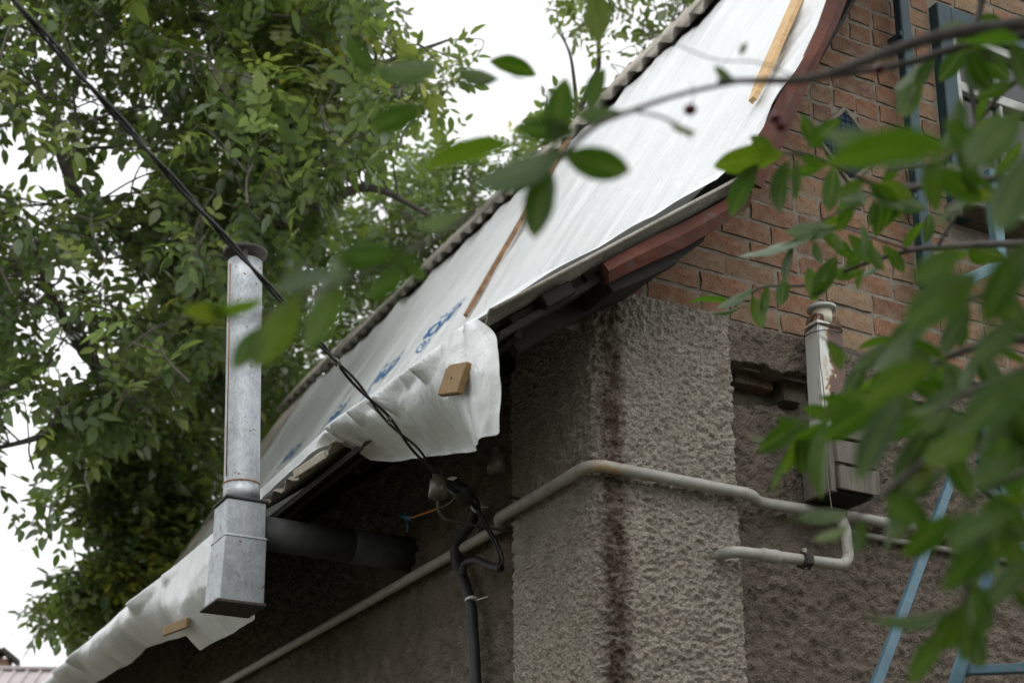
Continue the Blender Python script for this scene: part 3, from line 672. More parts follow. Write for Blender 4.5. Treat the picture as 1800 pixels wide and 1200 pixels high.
batten('wooden_batten', 'thin brown wooden lath nailed up the white sheet near the corner of the eaves', (823, 560), (928, 383), .045, .025, 'wood_lath', .85)
batten('wooden_batten', 'wide fresh pine board laid on the sheet beside the red rake flashing', (1334, 185), (1412, 0), .085, .022, 'wood_fresh', 1.2)
# blocks on the skirt
def skirt_pt(px, py):
    q = proj(sk); e = (q[..., 0]-px)**2+(q[..., 1]-py)**2; k = np.unravel_index(np.argmin(e), e.shape); return sk[k]
b1 = skirt_pt(806, 670); ax = np.array([[.28, .88, -.38], [0, 0, 0], [0, 0, 0]]); ax[0] = (.1, .86, .30); ax[0] /= np.linalg.norm(ax[0])
nn = np.array([-.86, -.32, .05]); nn -= ax[0]*(nn@ax[0]); nn /= np.linalg.norm(nn); ax[1] = nn; ax[2] = np.cross(ax[0], nn)
blk = tag(MB().box(b1+nn*.012, (.21, .026, .115), ax).build('wooden_block', 'wood_block', bevel=.003), 'square offcut of chipboard nailed to the hanging skirt near the house corner', 'wood block')
MB().box(b1+nn*.026, (.008, .004, .008), ax).build('nail', 'dark_steel', blk)
b2 = skirt_pt(320, 1098); tag(MB().bar(b2+np.array([-.03, -.2, -.03]), b2+np.array([-.03, .24, .02]), .02, .055).build('wooden_block', 'wood_block', bevel=.004), 'orange brown wooden strip holding the skirt beyond the flue box', 'wood block')
tag(MB().bar((-.655, 1.11, 3.93), (-.655, 1.47, 3.955), .014, .035, (-.3, 0, 1)).build('broken_lath', 'wood_pale', bevel=.003), 'pale broken lath end at the torn gap of the skirt', 'plank')

# ------------------------------------------------------------------ flue
FY = 1.74; fl, fr_ = on_y(399, 900, FY), on_y(468, 900, FY); bw = fr_[0]-fl[0]; bx = (fl[0]+fr_[0])/2; fy = FY+bw/2
bz1, bzm, bz0 = on_y(432, 878, FY)[2], on_y(432, 944, FY)[2], on_y(425, 1058, FY)[2]
flue = thing('flue_pipe', 'galvanised flue pipe on a square metal box beside the eaves', 'flue', (bx, fy, bz0))
def taper(z0, z1, w0, w1, dx0=0, dx1=0):
    V = [(bx+dx+a*w/2, fy+b*w/2, z) for z, w, dx in ((z0, w0, dx0), (z1, w1, dx1)) for a, b in ((-1, -1), (1, -1), (1, 1), (-1, 1))]
    return MB().add(V, [(3, 2, 1, 0), (4, 5, 6, 7), (0, 1, 5, 4), (1, 2, 6, 5), (2, 3, 7, 6), (3, 0, 4, 7)])
taper(bz0, bzm+.004, bw*1.14, bw*1.06, -.012, 0).build('lower_box', 'galvanised', flue, bevel=.004)
taper(bzm-.01, bz1, bw*1.02, bw).build('upper_box', 'galvanised', flue, bevel=.004)
taper(bz1-.002, bz1+.012, bw*1.10, bw*1.10).build('box_lid', 'galvanised_dull_shaded', flue, bevel=.003)
taper(bz0-.014, bz0+.002, bw*1.27, bw*1.25, -.018, -.014).build('box_base', 'dark_steel', flue, bevel=.003)
taper(bzm-.004, bzm+.010, bw*1.10, bw*1.075).build('box_collar', 'galvanised', flue, bevel=.003)
ptop = on_y(431, 462, fy); pr = (on_y(458, 700, fy)[0]-on_y(397, 700, fy)[0])/2*.97; pbot = np.array([bx+.005, fy, bz1]); ptop[1] = fy
PX = np.array([pbot+(ptop-pbot)*t for t in np.linspace(0, 1, 14)])
MB().tube(PX, pr, 40).build('flue', 'galvanised', flue, True)
pd = (ptop-pbot)/np.linalg.norm(ptop-pbot)
MB().tube([pbot+pd*.100, pbot+pd*.106], pr+.004, 40).build('sleeve_ring', 'rust_seam', flue, True)
MB().tube([pbot+pd*.001, pbot+pd*.105], pr+.0022, 40).build('sleeve', 'galvanised', flue, True)
MB().tube([pbot+pd*.13+np.array([-pr*.98, -pr*.22, 0]), ptop-pd*.03+np.array([-pr*.98, -pr*.22, 0])], .0035, 6).build('seam', 'rust_seam', flue, True)
MB().tube([ptop+pd*.035, ptop+pd*.055, ptop+pd*.075, ptop+pd*.082], [pr+.022, pr+.024, pr*.7, .005], 32).build('cap', 'dark_steel', flue, True)
for a in (-.3, 1.8, 3.9): 
    e = np.array([math.cos(a-1.6), math.sin(a-1.6), 0]); MB().bar(ptop-pd*.03+e*(pr+.003), ptop+pd*.045+e*(pr+.003), .02, .003, e).build('cap_strap', 'dark_steel', flue)
sz = (on_y(470, 905, fy)[2]+on_y(470, 970, fy)[2])/2
MB().tube([(bx+.08, fy, sz), (-.2, fy, sz)], .080, 32).build('wall_stub', 'galvanised_dull_shaded', flue, True)
MB().tube([(-.22, fy, sz), (.14, fy, sz)], .084, 32).build('wall_stub', 'galvanised_dull_shaded', flue, True)

# ------------------------------------------------------------------ gas pipe
gas = thing('gas_pipe', 'long grey painted gas pipe bending round the rough plaster corner', 'pipe', (0, 0, 3.6))
GR = .0235; GZ = 3.615
path = arc_path([(.045, 7.5, GZ+.03), (.045, .80, GZ+.012), (-.045, .695, GZ-.005), (-.045, -.045, GZ-.005), (.60, -.045, GZ-.008), (.70, -.045, GZ-.008), (.80, .045, GZ+.002), (1.3, .045, GZ+.015), (3.3, .045, GZ+.03)], .075)
MB().tube(path, GR, 20).build('pipe', 'pipe_paint', gas, True)
a = on_y(1284, 975, -.075); 
br = arc_path([(a[0]+.0, .06, 3.345), (a[0]+.0, -.075, 3.345), (1.155, -.075, 3.365), (1.150, -.07, 3.56), (1.150, .04, GZ+.005)], .065)
MB().tube(br, .023, 18).build('branch', 'pipe_paint', gas, True)
MB().tube([(.70, -.075, 3.349), (.715, -.075, 3.3495), (.74, -.075, 3.35), (.78, -.075, 3.351), (.80, -.075, 3.352)], [.024, .029, .027, .029, .024], 14).build('coupling', 'pipe_paint', gas, True)
MB().tube([(.905, -.075, 3.355), (.91, -.075, 3.355), (.945, -.075, 3.357), (.95, -.075, 3.357)], [.024, .038, .038, .024], 6).build('clamp', 'dark_steel', gas)
MB().tube([(.925, -.075, 3.32), (.925, -.075, 3.405)], .010, 8).build('clamp_bolt', 'pipe_paint', gas)
MB().tube(arc_path([(.30, 9, 0), (.30, 9, 0.01)], .01) if False else [(1.3, .075, GZ-.045), (3.3, .075, GZ-.035)], .014, 10).build('thin_pipe', 'pipe_paint', gas, True)
for k in (12, 30, 44, 58): 
    if k+1 < len(path): MB().tube([path[k]-(path[k+1]-path[k])/np.linalg.norm(path[k+1]-path[k])*.005, path[k]+(path[k+1]-path[k])/np.linalg.norm(path[k+1]-path[k])*.005], GR+.0022, 16).build('weld', 'pipe_paint', gas, True)
for y in (2.3, 4.4, 6.5): MB().tube([(.045, y, GZ+.015), (.12, y, GZ+.015)], .012, 8).build('bracket', 'dark_steel', gas)

# ------------------------------------------------------------------ rusty vent pipe and its wooden casing
vp = thing('vent_pipe', 'white enamelled vent pipe with brown rust patches and cream cap', 'pipe', (1.13, -.05, 4.05))
c0 = on_y(1440, 620, -.14); dw_ = on_y(1482, 620, -.14)[0]-c0[0]; vx, vy = c0[0]+dw_/2, -.14+dw_*.31
def duct(z0, z1, w0, w1, n=6, jit=.0015):
    V = []; Fs = []
    for i in range(n+1):
        t = i/n; w = (w0+(w1-w0)*t)/2; z = z0+(z1-z0)*t
        for a, b in ((-1, -1), (0, -1.02), (1, -1), (1.02, 0), (1, 1), (0, 1.02), (-1, 1), (-1.02, 0)): V.append((vx+a*w+rnd.uniform(-jit, jit), vy+b*w*.62+rnd.uniform(-jit, jit), z))
    Fs = [(i*8+k, i*8+(k+1) % 8, (i+1)*8+(k+1) % 8, (i+1)*8+k) for i in range(n) for k in range(8)]+[tuple(range(8))[::-1], tuple(n*8+k for k in range(8))]
    return MB().add(V, Fs)
zt1 = on_y(1440, 562, -.14)[2]
duct(3.9, zt1, dw_*1.08, dw_).build('duct', 'enamel_rust', vp)
duct(zt1-.022, zt1+.035, dw_*1.05, dw_*.86, 3, .004).build('collar', 'dark_rust', vp)
MB().tube([(vx, vy, zt1+.0), (vx, vy, zt1+.07)], dw_*.33, 24).build('neck', 'cream', vp, True)
MB().tube([(vx, vy, zt1+.066), (vx, vy, zt1+.069), (vx, vy, zt1+.083), (vx, vy, zt1+.086)], [dw_*.33, dw_*.47, dw_*.47, dw_*.4], 28).build('cap', 'white_paint', vp, True)
t_ = np.linspace(0, 4*math.pi, 90); MB().tube(np.stack([vx+dw_*.60*np.sign(np.cos(t_))*np.abs(np.cos(t_))**.5, vy+dw_*.39*np.sign(np.sin(t_))*np.abs(np.sin(t_))**.5, zt1-.05+.012*np.sin(t_*1.3)+t_*.002], -1), .0022, 5).build('wire', 'dark_steel', vp)
MB().tube(bez([(vx-.075, vy-.06, zt1-.03), (vx-.09, vy-.07, 4.2), (vx-.08, vy-.07, 4.02), (vx-.10, vy-.08, 3.7), (vx-.09, vy-.08, 3.55)]), .0022, 5).build('hanging_wire', 'wire', vp)
wb = thing('wooden_box', 'weathered grey plank box below the rusty vent pipe', 'wooden box', (1.17, -.1, 3.65))
MB().box((1.05, -.045, 3.865), (.030, .17, .43), jit=.004).build('board', 'wood_grey', wb, bevel=.003)
MB().box((1.275, -.045, 3.865), (.026, .15, .41), jit=.004).build('board', 'wood_grey', wb, bevel=.003)
for z0, h_ in ((3.69, .105), (3.80, .105), (3.915, .11), (4.025, .09)): MB().box((1.168+rnd.uniform(-.006, .006), -.142+rnd.uniform(-.004, .004), z0+.02), (.205, .022, h_-.008), jit=.003).build('board', 'wood_grey', wb, bevel=.003)
MB().box((1.163, -.045, 3.662), (.20, .16, .022), jit=.003).build('board', 'wood_dark', wb, bevel=.003)
MB().box((1.163, -.05, 4.066), (.20, .16, .018), jit=.003).build('board', 'wood_grey', wb, bevel=.003)

# ------------------------------------------------------------------ overhead cable, insulators, conduit
IX = -.36
I1 = on_x(770, 842, IX); I2 = on_x(872, 800, -.12)
def insulator(p, label, back):
    t = thing('insulator', label, 'insulator', tuple(p), 'insulators under the eaves')
    z = np.array([0, 0, 1.])
    MB().tube([p+z*.035, p+z*.03, p-z*.0, p-z*.005, p-z*.075, p-z*.082], [.016, .022, .024, .034, .040, .03], 18).build('body', 'ceramic', t, True)
    h = bez([p-z*.07, p-z*.12, p-z*.155+np.array([.02, .0, 0]), p-z*.17+np.array([.08, 0, 0]), np.array([.12, p[1]+.02, p[2]-.165])], 8)
    MB().tube(h, .0065, 10).build('hook', 'dark_steel', t, True)
    return t
insulator(I1, 'small olive insulator on a hook where the overhead cable ends', 0)
insulator(I2, 'dim insulator on a hook in the shade beside the pilaster', 0)
S = on_d(35, 0, 3.7); far_end = I1+(S-I1)*3.4
oc = thing('overhead_cable', 'black twisted overhead cable crossing diagonally in front of tree and roof', 'cable', tuple(I1))
d_ = far_end-I1; t_ = np.linspace(0, 1, 420); cpts = I1+np.array([0, 0, .02])+d_*t_[:, None]; cpts[:, 2] -= .05*np.sin(np.pi*np.clip(t_*3.4, 0, 3.4)/3.4)
sw = np.cross(d_/np.linalg.norm(d_), (0, 0, 1)); sw /= np.linalg.norm(sw); uw = np.cross(sw, d_/np.linalg.norm(d_))
for sg in (0, 1):
    a = 2*math.pi*t_*np.linalg.norm(d_)/.62+sg*math.pi; sep = .0058+.005*smooth(.14, 0, t_)
    MB().tube(cpts+(np.cos(a)*sep)[:, None]*sw+(np.sin(a)*sep)[:, None]*uw, .0058 if sg else .0050, 8).build('strand', 'rubber', oc, True)
for t0 in (.055, .105): 
    k = int(t0*419); MB().tube([cpts[k]-d_*.0012, cpts[k]+d_*.0012], .0125, 10).build('cable_tie', 'wire', oc)
    MB().tube([cpts[k], cpts[k]+np.array([.0, -.03, -.05])*(1 if t0 > .08 else .5)], .0025, 5).build('tie_tail', 'wire', oc)
cb = thing('cable_bundle', 'black flexible conduit running down the wall with white zip ties', 'cable', (.03, 1.1, 3.0))
cx_ = .02
cp = [on_x(*q, cx_) for q in ((752, 835), (790, 862), (836, 890), (826, 920), (803, 955), (803, 985), (815, 1020), (827, 1060), (831, 1110), (836, 1200), (838, 1330))]
cp[0] = I1+np.array([.0, 0, -.0]); cp[1] = on_x(800, 862, -.2)
cpb = bez(cp[2:], 10); MB().tube(cpb, .026+.0011*np.sin(np.arange(len(cpb))*2.1), 14).build('conduit', 'rubber', cb, True)
MB().tube(bez([on_x(*q, -.02) for q in ((812, 1010), (818, 990), (838, 984), (862, 994), (880, 998))], 10), .017, 10).build('branch_conduit', 'rubber', cb, True)
for of in (0, 5): MB().tube(bez([on_x(838+of*.6, 895, -.02), on_x(856+of, 930, -.02), on_x(874+of, 965, -.03), on_x(878+of, 985, -.03), on_x(870+of, 1000, -.02)], 10), .0065, 8).build('strand', 'rubber', cb, True)
MB().tube(bez([cp[0], on_x(800, 862, -.25), on_x(825, 880, -.10), on_x(838, 893, 0)], 10), .010, 8).build('strand', 'rubber', cb, True)
MB().tube(bez([cp[0]+np.array([0, .02, .01]), on_x(815, 855, -.2), on_x(838, 880, -.05), on_x(842, 895, 0)], 10), .009, 8).build('strand', 'rubber', cb, True)
MB().tube([on_x(796, 852, -.24), on_x(826, 876, -.18)], .036, 16).build('sleeve', 'rubber', cb, True)
MB().tube([on_x(795.5, 851, -.244), on_x(796.5, 852.4, -.236)], .034, 16).build('sleeve_face', 'tie_plastic', cb)
for q0, q1, r_ in (((838, 892), (840, 889.5), .031), ((829, 1056), (828.4, 1052), .029)):
    MB().tube([on_x(*q0, cx_), on_x(*q1, cx_)], r_, 14).build('zip_tie', 'tie_plastic', cb)
MB().bar(on_x(838, 1054, -.01), on_x(857, 1048, -.04), .006, .003).build('tie_tail', 'tie_plastic', cb)
MB().bar(on_x(843, 890, -.01), on_x(857, 891, -.03), .006, .003).build('tie_tail', 'tie_plastic', cb)
lw = thing('loose_wire', 'loose orange wire with a blue connector hanging in the dark under the eaves', 'wire', tuple(on_x(715, 907, -.1)))
wp = [on_x(*q, -.1) for q in ((800, 873), (790, 884), (768, 894), (742, 903), (722, 910))]
MB().tube(bez(wp[:3], 8), .0042, 7).build('brown_wire', 'wire', lw, True); MB().tube(bez(wp[2:], 8), .0048, 7).build('orange_wire', 'orange_wire', lw, True)
MB().tube([on_x(722, 910, -.1), on_x(705, 906, -.1)], [.013, .011], 8).build('connector', 'blue_plastic', lw, True)
MB().tube([on_x(713, 897, -.1), on_x(714, 912, -.1)], [.005, .009], 8).build('connector', 'blue_plastic', lw, True)
MB().tube([on_x(715, 912, -.1), on_x(717, 934, -.1)], [.006, .004], 8).build('connector', 'blue_plastic', lw, True)

# ------------------------------------------------------------------ blue drain pipes
dp = thing('downpipe', 'dark blue-green downpipe running down the brick gable beside the diamond window', 'pipe', (1.75, -.03, 5.0))
a, b = on_y(1581, -10, -.03), on_y(1612, 350, -.03)
MB().bar((a[0]+.0, -.03, 7.2), (a[0]+.01, -.03, 4.75), .05, .062, (1, 0, 0)).build('pipe', 'teal_paint', dp, bevel=.006)
for z in (6.05, 5.2): MB().box((a[0]+.005, -.005, z), (.085, .09, .03)).build('bracket', 'teal_paint', dp, bevel=.004)
de = thing('drain_elbow', 'pale blue metal drain with a cranked elbow under the gable window', 'pipe', (2.2, -.1, 4.8))
e1, e2, e3 = on_y(1741, 300, -.12), on_y(1757, 462, -.12), on_y(1668, 506, -.22)
MB().bar(e1, e2+np.array([0, 0, -.01]), .058, .045, (0, -1, 0)).build('pipe', 'blue_metal', de, bevel=.004)
MB().bar(e2+np.array([.02, -.012, .0]), e3, .055, .05).build('pipe', 'blue_metal', de, bevel=.004)

# ------------------------------------------------------------------ ladders
def ladder(name, label, p0, p1, side, w, rungs, t0=0, t1=1, rw=.048, rt=.03):
    t = thing(name, label, 'ladder', tuple(p0)); p0 = np.asarray(p0, float); p1 = np.asarray(p1, float); side = np.asarray(side, float)/np.linalg.norm(side)
    d = (p1-p0)/np.linalg.norm(p1-p0); n = np.cross(side, d)
    for k in (0, w): MB().bar(p0+side*k, p1+side*k, rt, rw, n).build('rail', 'blue_paint', t, bevel=.004)
    for f in np.linspace(t0, t1, rungs): q = p0+(p1-p0)*f; MB().bar(q+side*.012+n*.002, q+side*(w-.012)+n*.002, .030, .022, n).build('rung', 'blue_paint', t, bevel=.003)
    return t
la, lb = on_y(1541, 1200, -.62), on_y(1693, 785, -.22); dd = lb-la
g0 = la-dd*(la[2]/dd[2]); g1 = la+dd*1.42
tag(MB().bar(g0, g1, .036, .034, (0, -1, .3)).build('timber_prop', 'blue_paint', bevel=.004), 'long blue painted timber prop with worn paint leaning against the rough plaster', 'timber')
cbx = thing('crossed_battens', 'short crossed blue battens half hidden by leaves at the right edge', 'timber', tuple(on_y(1755, 880, -.3)))
for q0, q1, Yb in (((1722, 705), (1772, 900), -.3), ((1782, 725), (1722, 815), -.26), ((1722, 846), (1800, 918), -.34)): MB().bar(on_y(*q0, Yb), on_y(*q1, Yb), .045, .03, (0, -1, 0)).build('batten', 'blue_paint', cbx, bevel=.004)
sa, sb = on_d(1690, 1165, 4.6), on_d(1830, 700, 4.9); dd = sb-sa; s0 = sa-dd*(sa[2]/dd[2])
ladder('step_ladder', 'second blue painted ladder at the right edge behind the cherry leaves', s0, sb+dd*.05, (.80, -.60, 0), .46, 9, .08, .95, .06, .04)

# ------------------------------------------------------------------ neighbour house far left
nh = thing('neighbour_house', 'distant house with pale ribbed metal roof at the lower left corner', 'house', tuple(on_d(0, 1700, 24)))
nr = on_d(0, 1177, 24); ne = on_d(120, 1196, 24); du = ne-nr; du[2] = 0; du /= np.linalg.norm(du); dv = np.array([-du[1], du[0], 0]); zt_ = nr[2]
o0 = nr-du*4
rv = [o0, o0+du*6.2, o0+du*6.2-dv*2.4+np.array([0, 0, -1.5]), o0-dv*2.4+np.array([0, 0, -1.5])]
rb = [o0+dv*2.4+np.array([0, 0, -1.5]), o0+du*6.2+dv*2.4+np.array([0, 0, -1.5])]
for p in rv+rb: pass
nroof = MB().add(rv+rb, [(0, 1, 2, 3), (0, 4, 5, 1)]).build('roof', 'metal_roof', nh)
for k in range(31):
    p = o0+du*(.05+k*.2); MB().bar(p+np.array([0, 0, .02]), p-dv*2.4+np.array([0, 0, -1.48]), .04, .035).build('rib', 'metal_roof', nroof)
MB().bar(o0+np.array([0, 0, .03]), o0+du*6.2+np.array([0, 0, .03]), .16, .05).build('ridge_cap', 'metal_roof', nroof)
wv = [rv[3]+dv*.3, rv[2]+dv*.3, rb[1]-dv*.3, rb[0]-dv*.3]; wb_ = [np.array([p[0], p[1], 0]) for p in wv]
MB().add(wv+wb_+[rv[0]-np.array([0, 0, .1]), rv[1]-np.array([0, 0, .1])], [(0, 1, 5, 4), (2, 3, 7, 6), (1, 9, 2, 6, 5), (3, 8, 0, 4, 7)]).build('wall', 'render_wall', nh)
nc = thing('neighbour_chimney', 'small orange brick chimney on the distant metal roof', 'chimney', tuple(on_d(4, 1180, 24.2)))
cc = on_d(2, 1176, 24.2); 
for k in range(5):
    for j in range(2): MB().box(cc+du*(-.07+j*.14+(.02 if k % 2 else 0)*0)+np.array([0, 0, -.12+k*.062]), (.135, .26, .056), (du, dv, (0, 0, 1))).build('brick', 'brick', nc)
MB().box(cc+np.array([0, 0, .005]), (.262, .25, .30), (du, dv, (0, 0, 1))).build('core', 'mortar', nc)
cw = on_d(14, 1149, 24.2); cwl = thing('chimney_cowl', 'black sheet metal cowl tilted over the distant chimney', 'cowl', tuple(cw))
for q0, q1 in (((-22, 1158), (5, 1142)), ((5, 1142), (33, 1165))):
    a_, b_ = on_d(*q0, 24.2), on_d(*q1, 24.2); MB().bar(a_, b_, .34, .07, (0, 0, 1)).build('plate', 'dark_steel', cwl)
MB().bar(on_d(-12, 1156, 24.2), on_d(-12, 1172, 24.2), .03, .03, (1, 0, 0)).build('strut', 'dark_steel', cwl); MB().bar(on_d(19, 1158, 24.2), on_d(19, 1172, 24.2), .03, .03, (1, 0, 0)).build('strut', 'dark_steel', cwl)

# ------------------------------------------------------------------ trees
def leaflet(L, W, st=(.0, .12, .30, .52, .74, .90, 1.), prof=(0., .55, .92, 1., .74, .38, 0.), droop=.18, fold=.16):
    V = []; Fs = []
    for t, p in zip(st, prof):
        z = -droop*L*t*t; h = W/2*p
        V += [(L*t, -h, z+fold*h), (L*t, 0, z), (L*t, h, z+fold*h)]
    for i in range(len(st)-1):
        a = i*3
        if i == 0: Fs += [(1, 3, 4), (1, 4, 5)]
        elif i == len(st)-2: Fs += [(a, a+4, a+1), (a+1, a+4, a+2)]
        else: Fs += [(a, a+3, a+4, a+1), (a+1, a+4, a+5, a+2)]
    return np.array(V), Fs
def compound(seed, n=3, size=1.):
    """walnut leaf: rachis with paired leaflets and a larger end one"""
    r = np.random.default_rng(seed); mb = MB(); Lr = .26*size
    rz = lambda t: -.10*size*t*t
    mb.tube([(Lr*t, 0, rz(t)) for t in (0, .35, .7, 1)], [.0026, .0022, .0017, .0012], 3, False)
    specs = [(1., 0, 1.15)]+[((k+1)/(n+.6), sg, .72+.28*k/n) for k in range(n) for sg in (-1, 1)]
    for t, sg, sc in specs:
        L = .130*size*sc*r.uniform(.85, 1.15); V, Fs = leaflet(L, L*r.uniform(.44, .54), (0, .18, .45, .75, 1.), (0, .72, 1., .66, 0.), r.uniform(.05, .35), r.uniform(.1, .3))
        yaw = sg*R(r.uniform(48, 70)) if sg else R(r.uniform(-10, 10)); roll = R(r.uniform(-22, 22)); pit = R(r.uniform(-5, 32))
        m3 = np.array(Matrix.Rotation(yaw, 3, 'Z') @ Matrix.Rotation(pit, 3, 'Y') @ Matrix.Rotation(roll, 3, 'X'))
        mb.add(V@m3.T+np.array([Lr*t, 0, rz(t)]), Fs)
    return mb
CL = [compound(100+k, 3 if k % 3 else 2) for k in range(6)]
CLA = [(np.array(c.v), c.f) for c in CL]
CLM = [c.mesh('leaf', 'leaf_walnut_object', True) for c in CL]
def leaf_frame(pos, out, r):
    """stem direction 'out', hanging a little, upper face to the sky"""
    d = np.asarray(out, float)+r.normal(size=3)*.25; d[2] -= .18; d /= np.linalg.norm(d)
    up = np.array([0, 0, 1.])+r.normal(size=3)*.38; up -= d*(up@d); up /= np.linalg.norm(up); s = np.cross(up, d)
    return np.stack([d, s, up], 1)
def make_tree(name, label, base, limbs, clumps, nleaf, accept, seed, trunk_r, young=None, nobj=300, fruit=0, spread=.42, fr_px=None):
    r = np.random.default_rng(seed)
    t = thing(name, label, 'tree', tuple(base)); base = np.asarray(base, float)
    nodes = []
    for k, (pts, r0, r1) in enumerate(limbs):
        c = bez(pts, 8); rad = np.linspace(r0, r1, len(c)); MB().tube(c, rad, 9).build('trunk' if k == 0 else 'branch', 'bark', t, True)
        nodes += [(c[i], rad[i]) for i in range(len(c)//3, len(c))]
    NP = np.array([n[0] for n in nodes]); NR = np.array([n[1] for n in nodes])
    twigs = MB(); L = []
    for c, rad, n in clumps:
        d = np.linalg.norm(NP-c, axis=1); k = int(np.argmin(d+rng.random(len(d))*.4))
        a = NP[k]; mid = (a+c)/2+np.array([r.normal()*.12, r.normal()*.12, .1]); cu = bez([a, mid, c], 6)
        n0 = len(L); c0 = len(twigs.v), len(twigs.f)
        if d[k] > 1.1: o_ = r.normal(size=3)*.12; cu = bez([c-np.array([0, 0, .22])+o_, c-np.array([.03, 0, .1])+o_*.4, c], 6); NR = np.minimum(NR, .02)
        twigs.tube(cu, np.linspace(min(NR[k]*.5, .022), .007, len(cu)), 5, False)
        for j in range(max(1, n//5)):
            o = r.normal(size=3); o[2] *= .8; o /= np.linalg.norm(o); tip = c+o*rad*r.uniform(.45, 1.05)
            s0 = cu[int(r.integers(len(cu)//2, len(cu)))]
            tw = bez([s0, (s0+tip)/2+r.normal(size=3)*.05, tip], 4); n1_ = len(L)
            dirn = (tip-s0)/np.linalg.norm(tip-s0)
            for i in range(5):
                p = tw[int(len(tw)*(.45+.55*i/5))] if i < 4 else tip
                az = i*2.4+r.random(); side = np.cross(dirn, (math.cos(az), math.sin(az), .3)); side /= np.linalg.norm(side)+1e-9
                outd = dirn*(.55 if i < 4 else 1.2)+side*.9
                if accept(p+outd*.12, r): L.append((p, leaf_frame(p, outd, r), r.uniform(.75, 1.2)))
            if len(L)-n1_ >= 2: twigs.tube(tw, np.linspace(.007, .003, len(tw)), 4, False)
        if len(L)-n0 < 4: del twigs.v[c0[0]:]; del twigs.f[c0[1]:]
    twigs.build('twigs', 'bark', t, True)['kind'] = 'stuff'
    P = np.array([l[0] for l in L]); q = proj(P)
    vis = (q[:, 0] > -30) & (q[:, 0] < 1830) & (q[:, 1] > -30) & (q[:, 1] < 1200)
    order = np.argsort(np.where(vis, q[:, 2], 1e3)); big = set(order[:nobj].tolist())
    VV = []; FF = []; TT = []; off = 0
    for i, (p, fr, sc) in enumerate(L):
        k = int(r.integers(len(CLA)))
        if i in big:
            mw = Matrix(((fr[0, 0]*sc, fr[0, 1]*sc, fr[0, 2]*sc, p[0]), (fr[1, 0]*sc, fr[1, 1]*sc, fr[1, 2]*sc, p[1]), (fr[2, 0]*sc, fr[2, 1]*sc, fr[2, 2]*sc, p[2]), (0, 0, 0, 1)))
            link('leaf', CLM[k], t, mw); continue
        V, Fs = CLA[k]; VV.append(V@fr.T*sc+p); FF.append((Fs, off)); off += len(V)
        yv = young(q[i], r) if young else 0
        TT.append(np.full(len(V), np.clip(r.beta(2, 2.6)*.88+yv, 0, 1)))
    me = bpy.data.meshes.new('foliage'); V = np.concatenate(VV)
    me.from_pydata(V.tolist(), [], [tuple(i+o for i in f) for Fs, o in FF for f in Fs]); me.materials.append(MT['leaf_walnut'])
    at = me.attributes.new('tint', 'FLOAT', 'POINT'); at.data.foreach_set('value', np.concatenate(TT).astype(np.float32))
    me.polygons.foreach_set('use_smooth', [True]*len(me.polygons)); me.update()
    o = link('foliage', me, t); o['kind'] = 'stuff'
    if fruit:
        s = MB(); n1 = 8; s.tube([(0, 0, -.02+.04*k/6) for k in range(7)], [.001]+[.02*math.sin(math.pi*k/6) for k in range(1, 6)]+[.001], 8); fm = s.mesh('walnut', 'walnut', True)
        for k in range(fruit):
            i = int(order[int(r.integers(0, min(700, len(order))))]); link('walnut', fm, t, Matrix.Translation(Vector(P[i]+r.normal(size=3)*.03)))
    return len(L)

def inpoly(x, y, poly):
    c = False; n = len(poly)
    for i in range(n):
        x0, y0 = poly[i]; x1, y1 = poly[(i+1) % n]
        if (y0 > y) != (y1 > y) and x < (x1-x0)*(y-y0)/(y1-y0)+x0: c = not c
    return c
CROWN = [(-260, -300), (640, -300), (680, -60), (690, 15), (740, 50), (790, 70), (850, 90), (850, 130), (810, 170), (850, 215), (930, 225), (1010, 330), (1010, 1150), (330, 1150), (200, 1120), (110, 1135), (65, 1110), (60, 1050), (110, 1010), (200, 960), (190, 925), (120, 900), (60, 960), (0, 860), (-260, 900)]
HOLES = [(20, 285, 60, 50), (235, 505, 45, 42), (215, 300, 55, 45), (95, 480, 55, 28), (140, 640, 60, 45), (40, 720, 60, 35), (30, 830, 45, 60), (140, 165, 35, 25), (340, 55, 30, 16), (740, 60, 30, 30), (250, 40, 26, 16), (90, 330, 60, 40)]
STRIP = [(560, 690), (505, 690), (270, 985), (300, 1030), (420, 900)]
def acc_walnut(p, r):
    q = proj(p); x, y = q[0], q[1]
    if not inpoly(x+r.normal()*14, y+r.normal()*14, CROWN): return False
    if p[1] < 9.3 and inpoly(x, y, STRIP): return False
    for hx, hy, ax_, ay_ in HOLES:
        e = ((x-hx)/ax_)**2+((y-hy)/ay_)**2
        if e < 1 and r.random() < .93: return False
    if x < 300 and y < 640 and r.random() < .34: return False
    return roof_clear(p)
def roof_clear(p): return not (-.75 < p[0] < 10 and p[1] < 9.35 and p[2] < float(roof_z(p[0]))+1.9)
wbase = np.array([1.3, 11.6, 0]); rW = np.random.default_rng(21)
def wp_(px, py, d): return on_d(px, py, d)
tk = [wbase, wbase+np.array([.05, 0, 2.2]), wp_(330, 820, 16.8), wp_(360, 560, 16.4), wp_(400, 330, 15.6), wp_(420, 60, 14.6), wp_(430, -240, 14.2)]
